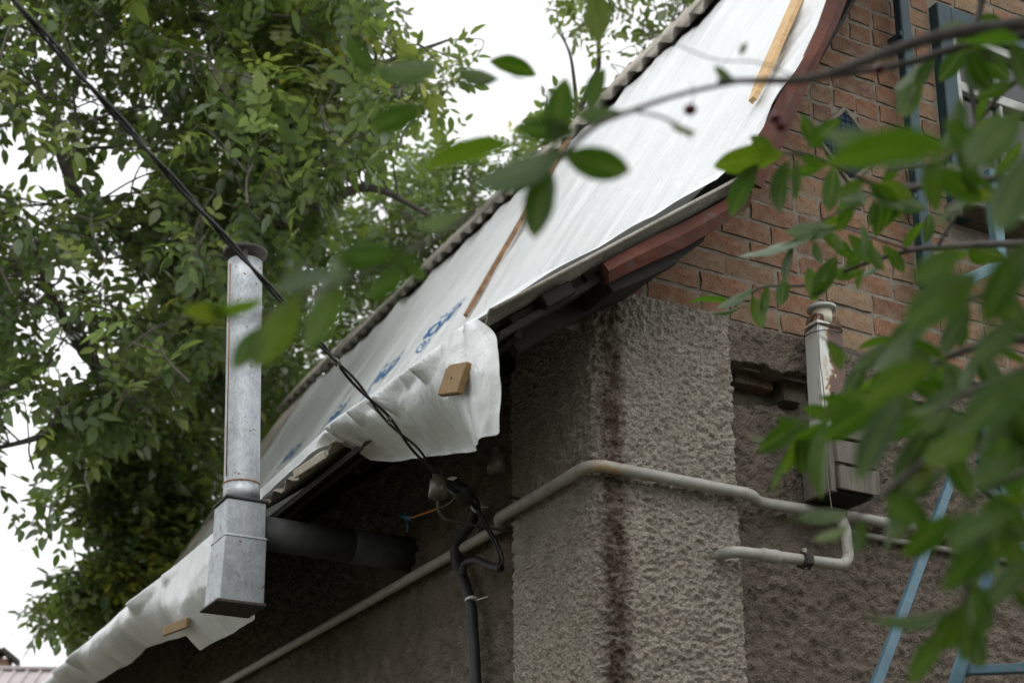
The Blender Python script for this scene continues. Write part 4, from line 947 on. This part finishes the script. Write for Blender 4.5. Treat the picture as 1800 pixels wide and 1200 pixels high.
limbsW = [(tk, .18, .05),
          ([wp_(335, 800, 16.8), wp_(220, 700, 14.6), wp_(110, 560, 12.6), wp_(60, 430, 12.2)], .10, .02),
          ([wp_(360, 560, 16.4), wp_(250, 440, 13.2), wp_(130, 330, 12.4), wp_(60, 120, 12.)], .09, .015),
          ([wp_(125, 320, 12.4), wp_(135, 240, 12.3), wp_(128, 160, 12.3)], .03, .012),
          ([wp_(380, 450, 16.), wp_(520, 390, 13.2), wp_(640, 330, 12.8), wp_(760, 380, 12.6)], .08, .015),
          ([wp_(400, 330, 15.6), wp_(520, 200, 13.4), wp_(660, 120, 13.2), wp_(790, 70, 13.2)], .08, .012),
          ([wp_(335, 800, 16.8), wp_(300, 860, 16.4), wp_(220, 940, 15.8), wp_(140, 1040, 15.2)], .035, .012),
          ([wp_(345, 700, 16.6), wp_(480, 560, 15.8), wp_(560, 540, 15.4)], .07, .012),
          ([wp_(420, 60, 14.6), wp_(300, 20, 12.8), wp_(180, -60, 12.4)], .06, .012),
          ([wp_(200, 690, 13.3), wp_(90, 760, 12.8), wp_(-60, 800, 12.6)], .05, .012)]
clW = []
while len(clW) < 720:
    px, py = rW.uniform(-240, 1010), rW.uniform(-290, 1140); d = rW.normal(12.9, 1.15)
    if d < 10.6 or d > 16.2 or not inpoly(px, py, CROWN): continue
    if any(((px-hx)/ax_)**2+((py-hy)/ay_)**2 < 1.1 for hx, hy, ax_, ay_ in HOLES): continue
    p = on_d(px, py, d)
    if not roof_clear(p): continue
    clW.append((p, rW.uniform(.35, .62), int(rW.integers(9, 17))))
while len(clW) < 780:
    p = on_d(rW.uniform(75, 340), rW.uniform(880, 1110), rW.uniform(13.6, 16.2))
    if roof_clear(p) and p[1] > 9.5 and inpoly(*proj(p)[:2], CROWN): clW.append((p, rW.uniform(.3, .5), int(rW.integers(8, 14))))
BAND = [(880, 240), (990, 250), (1010, 340), (520, 760), (300, 1040), (180, 1120), (150, 900), (260, 560), (600, 330)]
while len(clW) < 1150:
    px, py = rW.uniform(100, 1020), rW.uniform(140, 1120)
    if not inpoly(px, py, BAND): continue
    p = on_d(px, py, rW.uniform(14.8, 20.5))
    if p[1] < 9.6 or p[1] > 13: continue
    clW.append((p, rW.uniform(.4, .65), int(rW.integers(10, 18))))
while len(clW) < 1340:
    p = on_d(rW.uniform(165, 430), rW.uniform(640, 1070), rW.uniform(13.6, 15.6))
    if 9.5 < p[1] < 11. and inpoly(*proj(p)[:2], CROWN): clW.append((p, rW.uniform(.35, .6), int(rW.integers(9, 15))))
YOUNG = [(550, 110, 70), (720, 100, 70), (270, 40, 60), (500, 130, 50), (395, 475, 25), (250, 640, 40), (250, 985, 60), (590, 55, 50), (880, 210, 60)]
def young(q, r):
    return max([0]+[.75*math.exp(-(((q[0]-x)**2+(q[1]-y)**2)/s**2)) for x, y, s in YOUNG])*(r.random() < .8)+(.35 if r.random() < .03 else 0)
nW = make_tree('walnut_tree', 'large walnut tree with dense compound leaves rising behind the house', wbase, limbsW, clW, 0, acc_walnut, 5, .24, young, 300, 60)

CROWN2 = [(930, 10), (960, -30), (1300, -200), (1330, -20), (1230, 60), (1160, 150), (1090, 260), (1000, 330), (930, 360), (920, 310), (960, 190), (1000, 170), (1030, 190), (1030, 140), (1000, 60), (950, 40)]
def acc2(p, r):
    q = proj(p); return inpoly(q[0]+r.normal()*10, q[1]+r.normal()*10, CROWN2) and r.random() < .9
b2 = np.array([on_y(1040, 300, 13.5)[0], 13.5, 0])
limbs2 = [([b2, b2+np.array([0, 0, 3.]), wp_(1020, 330, 17.8), wp_(1015, 235, 17.6), wp_(1010, 150, 17.5), wp_(1000, 90, 17.4), wp_(975, 45, 17.4)], .06, .010),
          ([wp_(1014, 200, 17.6), wp_(1050, 130, 17.6), wp_(1055, 50, 17.5), wp_(1090, -40, 17.4)], .045, .012),
          ([wp_(1012, 210, 17.6), wp_(1080, 165, 17.4), wp_(1140, 100, 17.2), wp_(1200, 20, 17.)], .04, .012)]
cl2 = []
r2 = np.random.default_rng(9)
while len(cl2) < 85:
    px, py = r2.uniform(920, 1320), r2.uniform(-120, 350)
    if not inpoly(px, py, CROWN2): continue
    if 965 < px < 1045 and 70 < py < 175 and r2.random() < .75: continue
    cl2.append((on_d(px, py, r2.normal(17.2, .5)), r2.uniform(.3, .5), int(r2.integers(6, 11))))
n2 = make_tree('slender_tree', 'slender leafy tree seen against the white sky above the roof edge', b2, limbs2, cl2, 0, acc2, 8, .13, lambda q, r: .12+(.4 if r.random() < .05 else 0), 300, 0)

# ------------------------------------------------------------------ cherry tree in front, near the camera
ch = thing('cherry_tree', 'cherry tree branches with glossy green leaves hanging close in the foreground', 'tree', tuple(np.append(on_d(2350, 1500, 3.0)[:2], 0)))
cbase = np.append(on_d(2350, 1500, 3.0)[:2], 0)
def D(*q): return on_d(*q)
MB().tube(bez([cbase, cbase+np.array([-.03, .02, 1.2]), D(2300, 900, 3.0), D(2240, 300, 3.0), D(2200, -300, 3.0)], 10), np.linspace(.10, .045, 41), 14).build('trunk', 'cherry_bark', ch, True)
def rclose(me): return me
leafM = []
for k in range(5):
    r = np.random.default_rng(50+k); V, Fs = leaflet(1., r.uniform(.40, .47), (0, .06, .14, .24, .36, .48, .6, .71, .81, .89, .95, 1.), (0, .26, .52, .76, .93, 1., .98, .88, .70, .48, .24, 0), [.05, .16, .28, .10, .22][k], [.1, .22, .34, .16, .28][k])
    V = V.copy(); V[:, 1] += .04*math.sin(k)*V[:, 0]**2; V[:, 2] += .012*np.sin(V[:, 0]*17+k)*np.abs(V[:, 1])*4
    mb = MB().add(V, Fs); mb.tube([(-.22, 0, .03), (-.1, 0, .015), (0, 0, 0), (.5, 0, -.02)], [.011, .010, .010, .006], 4, False); leafM.append(mb.mesh('leaf', 'leaf_cherry', True))
nleaf = 0
def cleaf(b, t, d, w=None, top=None, dd=0.):
    """leaf from its stalk end to its tip"""
    global nleaf
    B = on_d(b[0], b[1], d); T = on_d(t[0], t[1], d+dd); x = T-B; L = np.linalg.norm(x); x /= L
    v = (CAM-(B+T)/2); v /= np.linalg.norm(v); n = v-x*(v@x); n /= np.linalg.norm(n); s = np.cross(n, x)
    pl = math.hypot(t[0]-b[0], t[1]-b[1]); k = 1. if w is None else min(1., w/(.43*pl)); ang = math.acos(k)*(1 if rnd.random() < .5 else -1)
    if w is None: ang = rnd.uniform(-1.1, 1.1)
    n2 = n*math.cos(ang)+s*math.sin(ang)
    topside = (n2[2] > -.1 and rnd.random() < .4) if top is None else top
    if (topside and n2[2] < -.35 and False): pass
    z = n2 if topside else -n2; y = np.cross(z, x)
    mw = Matrix(((x[0]*L, y[0]*L, z[0]*L, B[0]), (x[1]*L, y[1]*L, z[1]*L, B[1]), (x[2]*L, y[2]*L, z[2]*L, B[2]), (0, 0, 0, 1)))
    link('leaf', leafM[nleaf % 5], ch, mw); nleaf += 1
def twig(pts, r0, r1, n=8):
    c = bez([on_d(*p) for p in pts], n); MB().tube(c, np.linspace(r0, r1, len(c)), 8).build('twig', 'cherry_bark', ch, True); return c
# main branch to the left
twig([(2215, -40, 3.0), (2000, 20, 2.85), (1800, 42, 2.7), (1660, 62, 2.6), (1560, 92, 2.55), (1480, 122, 2.5), (1410, 140, 2.45), (1330, 142, 2.4), (1262, 142, 2.38)], .016, .0035)
twig([(1300, 143, 2.39), (1200, 165, 2.34), (1110, 195, 2.28), (1040, 225, 2.2), (985, 278, 2.15)], .0035, .0045)
twig([(2230, 100, 3.0), (2000, 70, 2.9), (1800, 62, 2.8), (1690, 82, 2.72), (1600, 110, 2.66), (1500, 128, 2.6), (1415, 140, 2.5)], .012, .004)
twig([(985, 278, 2.15), (880, 345, 2.1), (760, 420, 2.08), (640, 480, 2.05), (540, 520, 2.02), (440, 560, 2.0), (400, 560, 2.)], .0035, .0016)
twig([(1060, 210, 2.25), (990, 175, 2.3), (900, 140, 2.4), (800, 150, 2.3), (690, 150, 2.2)], .0022, .0012)
twig([(1110, 195, 2.28), (1160, 205, 2.25), (1190, 220, 2.22), (1215, 240, 2.2)], .002, .003)
twig([(1410, 140, 2.45), (1330, 110, 2.5), (1240, 100, 2.6), (1100, 30, 2.7), (1045, -15, 2.7)], .0014, .001)
twig([(1735, -60, 3.4), (1722, 20, 3.4), (1703, 90, 3.4), (1702, 130, 3.4), (1712, 190, 3.4), (1720, 260, 3.4), (1700, 340, 3.4), (1650, 430, 3.4)], .0085, .004)
twig([(2200, 40, 3.1), (1950, 60, 3.2), (1790, 140, 3.3), (1730, 200, 3.35), (1660, 280, 3.3), (1560, 300, 3.2)], .009, .003)
twig([(2220, 250, 3.0), (1960, 300, 3.), (1800, 310, 3.), (1680, 320, 3.1), (1560, 330, 3.2), (1440, 280, 3.2), (1380, 270, 3.2), (1300, 275, 3.2)], .011, .002)
twig([(2240, 350, 3.0), (1900, 420, 3.3), (1720, 430, 3.6), (1600, 440, 3.8), (1500, 470, 3.9), (1420, 500, 4.0), (1340, 505, 4.05), (1290, 540, 4.1)], .011, .002)
twig([(1600, 440, 3.8), (1540, 420, 3.8), (1470, 400, 3.8), (1400, 425, 3.8), (1330, 455, 3.8)], .003, .0012)
twig([(2260, 550, 3.0), (1900, 590, 2.9), (1760, 600, 2.8), (1660, 630, 2.8), (1560, 690, 2.8), (1470, 730, 2.9), (1400, 740, 3.), (1350, 790, 3.)], .011, .002)
twig([(2270, 700, 3.0), (1900, 700, 2.5), (1780, 720, 2.3), (1690, 760, 2.2), (1600, 830, 2.2), (1540, 880, 2.3), (1490, 920, 2.4)], .010, .0025)
twig([(2280, 800, 3.0), (1900, 850, 2.4), (1780, 900, 2.2), (1720, 960, 2.1), (1690, 1060, 2.1), (1620, 1090, 2.1)], .010, .002)
twig([(2280, 850, 3.0), (1960, 960, 2.6), (1820, 1010, 2.4), (1740, 1050, 2.3), (1660, 1110, 2.3)], .008, .0018)
twig([(2210, 120, 3.0), (1900, 180, 2.7), (1800, 200, 2.6), (1700, 240, 2.6), (1620, 300, 2.6)], .008, .002)
twig([(2250, 420, 3.0), (1900, 460, 2.6), (1820, 480, 2.5), (1720, 520, 2.5), (1640, 560, 2.5), (1560, 600, 2.5)], .009, .002)
twig([(2265, 600, 3.0), (1900, 620, 2.4), (1820, 640, 2.3), (1700, 690, 2.3), (1620, 740, 2.3)], .009, .002)
twig([(2275, 760, 3.0), (1900, 800, 2.2), (1820, 820, 2.1), (1740, 860, 2.1), (1680, 900, 2.1)], .009, .002)
twig([(1680, 320, 3.1), (1560, 330, 3.4), (1500, 360, 3.4), (1440, 390, 3.4)], .004, .0015)
twig([(1660, 630, 2.8), (1580, 640, 3.3), (1500, 620, 3.4), (1440, 590, 3.4)], .003, .0015)
# leaves that stand out one by one
LV = [((1048, -25), (1050, 78), 2.7, 45, 0), ((858, 108), (947, 122), 2.7, 32, 0), ((800, 122), (876, 150), 2.5, 30, 0), ((656, 138), (610, 66), 2.2, 46, 0), ((655, 120), (772, 138), 2.2, 42, 0),
      ((742, 190), (648, 225), 2.2, 44, 0), ((972, 258), (990, 140), 2.2, 56, 0), ((1065, 118), (1025, 198), 2.4, 36, 0), ((900, 250), (742, 282), 2.15, 44, 0), ((990, 262), (838, 346), 2.1, 56, 0),
      ((962, 285), (936, 418), 2.1, 52, 1), ((990, 272), (1108, 305), 2.1, 55, 1), ((1178, 214), (1218, 243), 2.2, 12, 1), ((1012, 232), (905, 225), 2.2, 46, 0), ((1090, 195), (1010, 210), 2.25, 30, 0),
      ((402, 556), (322, 543), 2., 30, 0), ((365, 545), (465, 540), 2., 22, 1), ((455, 575), (412, 652), 2., 52, 0), ((528, 520), (445, 648), 2., 68, 0), ((602, 500), (532, 612), 2., 62, 0),
      ((585, 478), (482, 505), 2.05, 30, 1), ((610, 420), (560, 560), 2.05, 30, 0), ((700, 445), (590, 455), 2.05, 52, 0), ((690, 440), (748, 492), 2.05, 34, 1), ((720, 470), (640, 520), 2.05, 40, 0), ((820, 380), (735, 400), 2.1, 30, 0),
      ((1312, 75), (1300, 96), 2.5, 10, 1), ((1290, 140), (1252, 122), 2.4, 16, 0), ((1620, 118), (1572, 200), 3., 26, 1), ((1612, 118), (1585, 215), 3., 44, 0), ((1700, 80), (1652, 142), 3.1, 40, 1), ((1712, 88), (1776, 138), 3.3, 36, 0), ((1716, 82), (1752, 108), 3.3, 26, 0), ((1722, 28), (1766, 42), 3.3, 30, 0), ((1700, 40), (1640, 55), 3., 14, 1),
      ((1636, 282), (1440, 238), 1.75, 52, 0), ((1670, 262), (1440, 262), 1.7, 60, 0), ((1800, 190), (1690, 310), 1.7, 100, 0), ((1740, 290), (1660, 210), 1.8, 70, 0), ((1820, 260), (1740, 420), 1.7, 90, 0),
      ((1378, 272), (1252, 288), 3., 44, 0), ((1335, 288), (1272, 380), 3., 36, 0), ((1388, 282), (1352, 378), 3., 34, 0), ((1400, 278), (1400, 352), 3., 18, 1), ((1405, 275), (1448, 288), 3., 20, 1), ((1360, 262), (1318, 240), 3., 26, 0), ((1420, 262), (1470, 205), 3., 24, 0), ((1450, 262), (1400, 210), 3.1, 26, 0),
      ((1440, 405), (1300, 466), 3.7, 18, 0), ((1445, 402), (1482, 442), 3.7, 30, 0), ((1470, 400), (1380, 412), 3.7, 30, 0), ((1395, 430), (1372, 495), 3.7, 14, 1), ((1292, 538), (1214, 512), 4.1, 11, 0), ((1325, 506), (1262, 548), 4., 18, 0), ((1322, 520), (1342, 578), 4., 26, 0), ((1350, 500), (1340, 556), 4., 16, 0), ((1380, 488), (1372, 540), 4., 24, 0), ((1420, 470), (1440, 530), 3.9, 40, 0), ((1470, 450), (1430, 525), 3.8, 44, 0), ((1300, 540), (1250, 560), 4.1, 10, 0),
      ((1720, 480), (1585, 575), 1.75, 105, 0), ((1690, 440), (1600, 500), 1.8, 80, 0), ((1800, 430), (1730, 560), 1.7, 90, 1), ((1585, 690), (1498, 842), 1.8, 58, 1), ((1640, 640), (1500, 700), 1.9, 60, 0), ((1560, 700), (1440, 770), 2.2, 50, 0),
      ((1365, 735), (1422, 762), 2.9, 42, 0), ((1395, 762), (1325, 788), 2.9, 16, 0), ((1400, 782), (1348, 862), 2.9, 16, 0), ((1452, 742), (1424, 872), 2.6, 34, 1), ((1470, 735), (1412, 715), 2.9, 26, 0), ((1500, 720), (1440, 690), 2.8, 18, 0), ((1610, 780), (1612, 862), 2.3, 36, 1), ((1640, 812), (1598, 868), 2.3, 32, 0), ((1585, 830), (1560, 885), 2.3, 12, 1),
      ((1400, 910), (1492, 906), 2.5, 24, 0), ((1492, 922), (1432, 958), 2.4, 18, 0), ((1515, 912), (1508, 972), 2.4, 30, 0), ((1572, 872), (1566, 966), 2.3, 22, 0), ((1780, 900), (1660, 960), 1.7, 95, 0), ((1740, 940), (1660, 1040), 1.7, 46, 1), ((1760, 980), (1690, 1010), 1.8, 40, 1), ((1660, 1072), (1535, 1118), 2.1, 30, 0), ((1665, 1105), (1592, 1200), 2.1, 42, 0),
      ((1800, 560), (1700, 640), 1.75, 90, 0), ((1810, 650), (1690, 760), 1.75, 80, 0), ((1720, 760), (1620, 820), 1.9, 70, 0), ((1790, 800), (1700, 860), 1.8, 80, 0), ((1810, 980), (1740, 1060), 2., 60, 0)]
for b, t, d, w, tp in LV: cleaf(b, t, d, w, bool(tp))
# the rest of the foliage on the right, set along the twigs
rC = random.Random(77)
runs = [([(1800, 310), (1680, 320), (1560, 330), (1460, 285)], 3.1, 12), ([(1720, 430), (1600, 440), (1500, 470), (1420, 500)], 3.8, 16), ([(1600, 440), (1470, 400), (1400, 425)], 3.8, 8), ([(1760, 600), (1660, 630), (1560, 690), (1470, 730), (1400, 740)], 2.85, 20), ([(1780, 720), (1690, 760), (1600, 830), (1540, 880)], 2.3, 14), ([(1780, 900), (1720, 960), (1690, 1060)], 2.2, 10), ([(1800, 60), (1690, 85), (1600, 110)], 2.8, 6), ([(1712, 190), (1720, 260), (1700, 340), (1650, 430)], 3.4, 10), ([(1820, 1010), (1740, 1050), (1680, 1100)], 2.35, 8), ([(1790, 140), (1730, 200), (1660, 280)], 3.3, 8), ([(1800, 200), (1700, 240), (1620, 300)], 2.6, 9), ([(1820, 480), (1720, 520), (1640, 560), (1560, 600)], 2.5, 15), ([(1820, 640), (1700, 690), (1620, 740)], 2.3, 13), ([(1820, 820), (1740, 860), (1680, 900)], 2.1, 9), ([(1560, 330), (1500, 360), (1440, 390)], 3.4, 9), ([(1660, 630), (1580, 640), (1500, 620), (1440, 590)], 3.4, 13)]
for pts, d, n in runs:
    P = np.array(pts, float)
    for i in range(n):
        u = rC.random()*(len(P)-1); k = min(int(u), len(P)-2); b = P[k]+(P[k+1]-P[k])*(u-k); a = rC.uniform(.2, 2.9) if rC.random() < .75 else rC.uniform(-1.5, 0)
        Lp = rC.uniform(.07, .11)*F/d; cleaf((b[0]+math.cos(a)*10, b[1]+math.sin(a)*10), (b[0]+math.cos(a)*Lp, b[1]+math.sin(a)*Lp), d+rC.uniform(-.12, .12), None, rC.random() < .35, rC.uniform(-.04, .04))
# unseen trees added left of and behind the camera to block low sky light
rg = np.random.default_rng(41); VV = []; FF = []; off = 0; lv, lf = leaflet(1., .6, (0, .4, 1.), (0, 1., 0.), .2, .2)
for (cx0, cy0, cz0, rr0) in ((-8.6, 4.5, 5.4, 3.0), (-8.8, -.8, 5.6, 3.1), (-9.5, -6., 5.2, 3.0), (-3.5, -10.5, 5.0, 3.0), (3.0, -11., 5.2, 3.2), (-9.5, 9.5, 5.0, 3.0)):
    for k in range(900):
        v = rg.normal(size=3); v /= np.linalg.norm(v); p = np.array([cx0, cy0, cz0])+v*rr0*rg.random()**.45*np.array([1, 1, 1.25])
        if p[2] < .4: continue
        fr = leaf_frame(p, v, rg); VV.append(lv@fr.T*rg.uniform(.3, .5)+p); FF.append((lf, off)); off += len(lv)
gt = bpy.data.meshes.new('added_shade_trees'); gt.from_pydata(np.concatenate(VV).tolist(), [], [tuple(i+o for i in f) for fs, o in FF for f in fs]); gt.materials.append(MT['leaf_walnut']); gt.update()
at = gt.attributes.new('tint', 'FLOAT', 'POINT'); at.data.foreach_set('value', np.full(len(gt.vertices), .35, np.float32))
go = link('added_shade_trees', gt); go['kind'] = 'stuff'; tag(go, 'unseen mass of trees added round the yard to block sky light', 'trees')
# the crown above and behind the camera, outside the picture, added to shade the gable
rc = np.random.default_rng(31); VV = []; FF = []; off = 0; cc_ = on_d(2240, 60, 3.0)
lv, lf = leaflet(1., .5, (0, .15, .4, .7, 1.), (0, .6, 1., .7, 0.), .2, .2); crown_t = MB(); nd = 0
while nd < 420:
    p = cc_+rc.normal(size=3)*np.array([1.5, 1.5, .9]); q = proj(p)
    if p[2] < 2.0 or p[1] > -.7 or (q[2] > -.3 and q[2] < .6) or (q[2] > 0 and -150 < q[0] < 1990 and -190 < q[1] < 1400): continue
    a_ = cc_+(p-cc_)*.35; ok = True
    for t in np.linspace(0, 1, 9):
        q = proj(a_+(p-a_)*t)
        if q[2] > .05 and -150 < q[0] < 1960 and -170 < q[1] < 1350: ok = False
    if not ok: continue
    nd += 1
    crown_t.tube(bez([a_, (a_+p)/2+rc.normal(size=3)*.06, p], 4), np.linspace(.010, .002, 9), 4, False)
    for j in range(9):
        p2 = p+rc.normal(size=3)*.12; fr = leaf_frame(p2, rc.normal(size=3), rc); VV.append(lv@fr.T*rc.uniform(.07, .12)+p2); FF.append((lf, off)); off += len(lv)
me = bpy.data.meshes.new('foliage'); me.from_pydata(np.concatenate(VV).tolist(), [], [tuple(i+o for i in f) for fs, o in FF for f in fs]); me.materials.append(MT['leaf_crown']); me.update()
fo = link('foliage', me, ch); fo['kind'] = 'stuff'; crown_t.build('twigs', 'cherry_bark', ch, True)['kind'] = 'stuff'
cm = MB(); cm.tube([(0, 0, -.0105+.021*k/8) for k in range(9)], [.0006]+[.011*math.sin(math.pi*k/8)**.8 for k in range(1, 8)]+[.0006], 14); cme = cm.mesh('cherry', 'cherry', True)
for px, py, d, sx, sy in ((1213, 193, 2.45, 1216, 145), (1362, 208, 2.5, 1375, 150), (1372, 222, 2.5, 1376, 150), (1545, 122, 2.6, 1560, 92)):
    p = on_d(px, py, d); link('cherry', cme, ch, Matrix.Translation(Vector(p))); q = on_d(sx, sy, d-.03); MB().tube(bez([p+np.array([0, 0, .009]), (p+q)/2+np.array([.005, 0, 0]), q], 5), .0008, 5).build('stalk', 'cherry_bark', ch)
print('leaves', nW, n2, nleaf, 'bricks', nb)
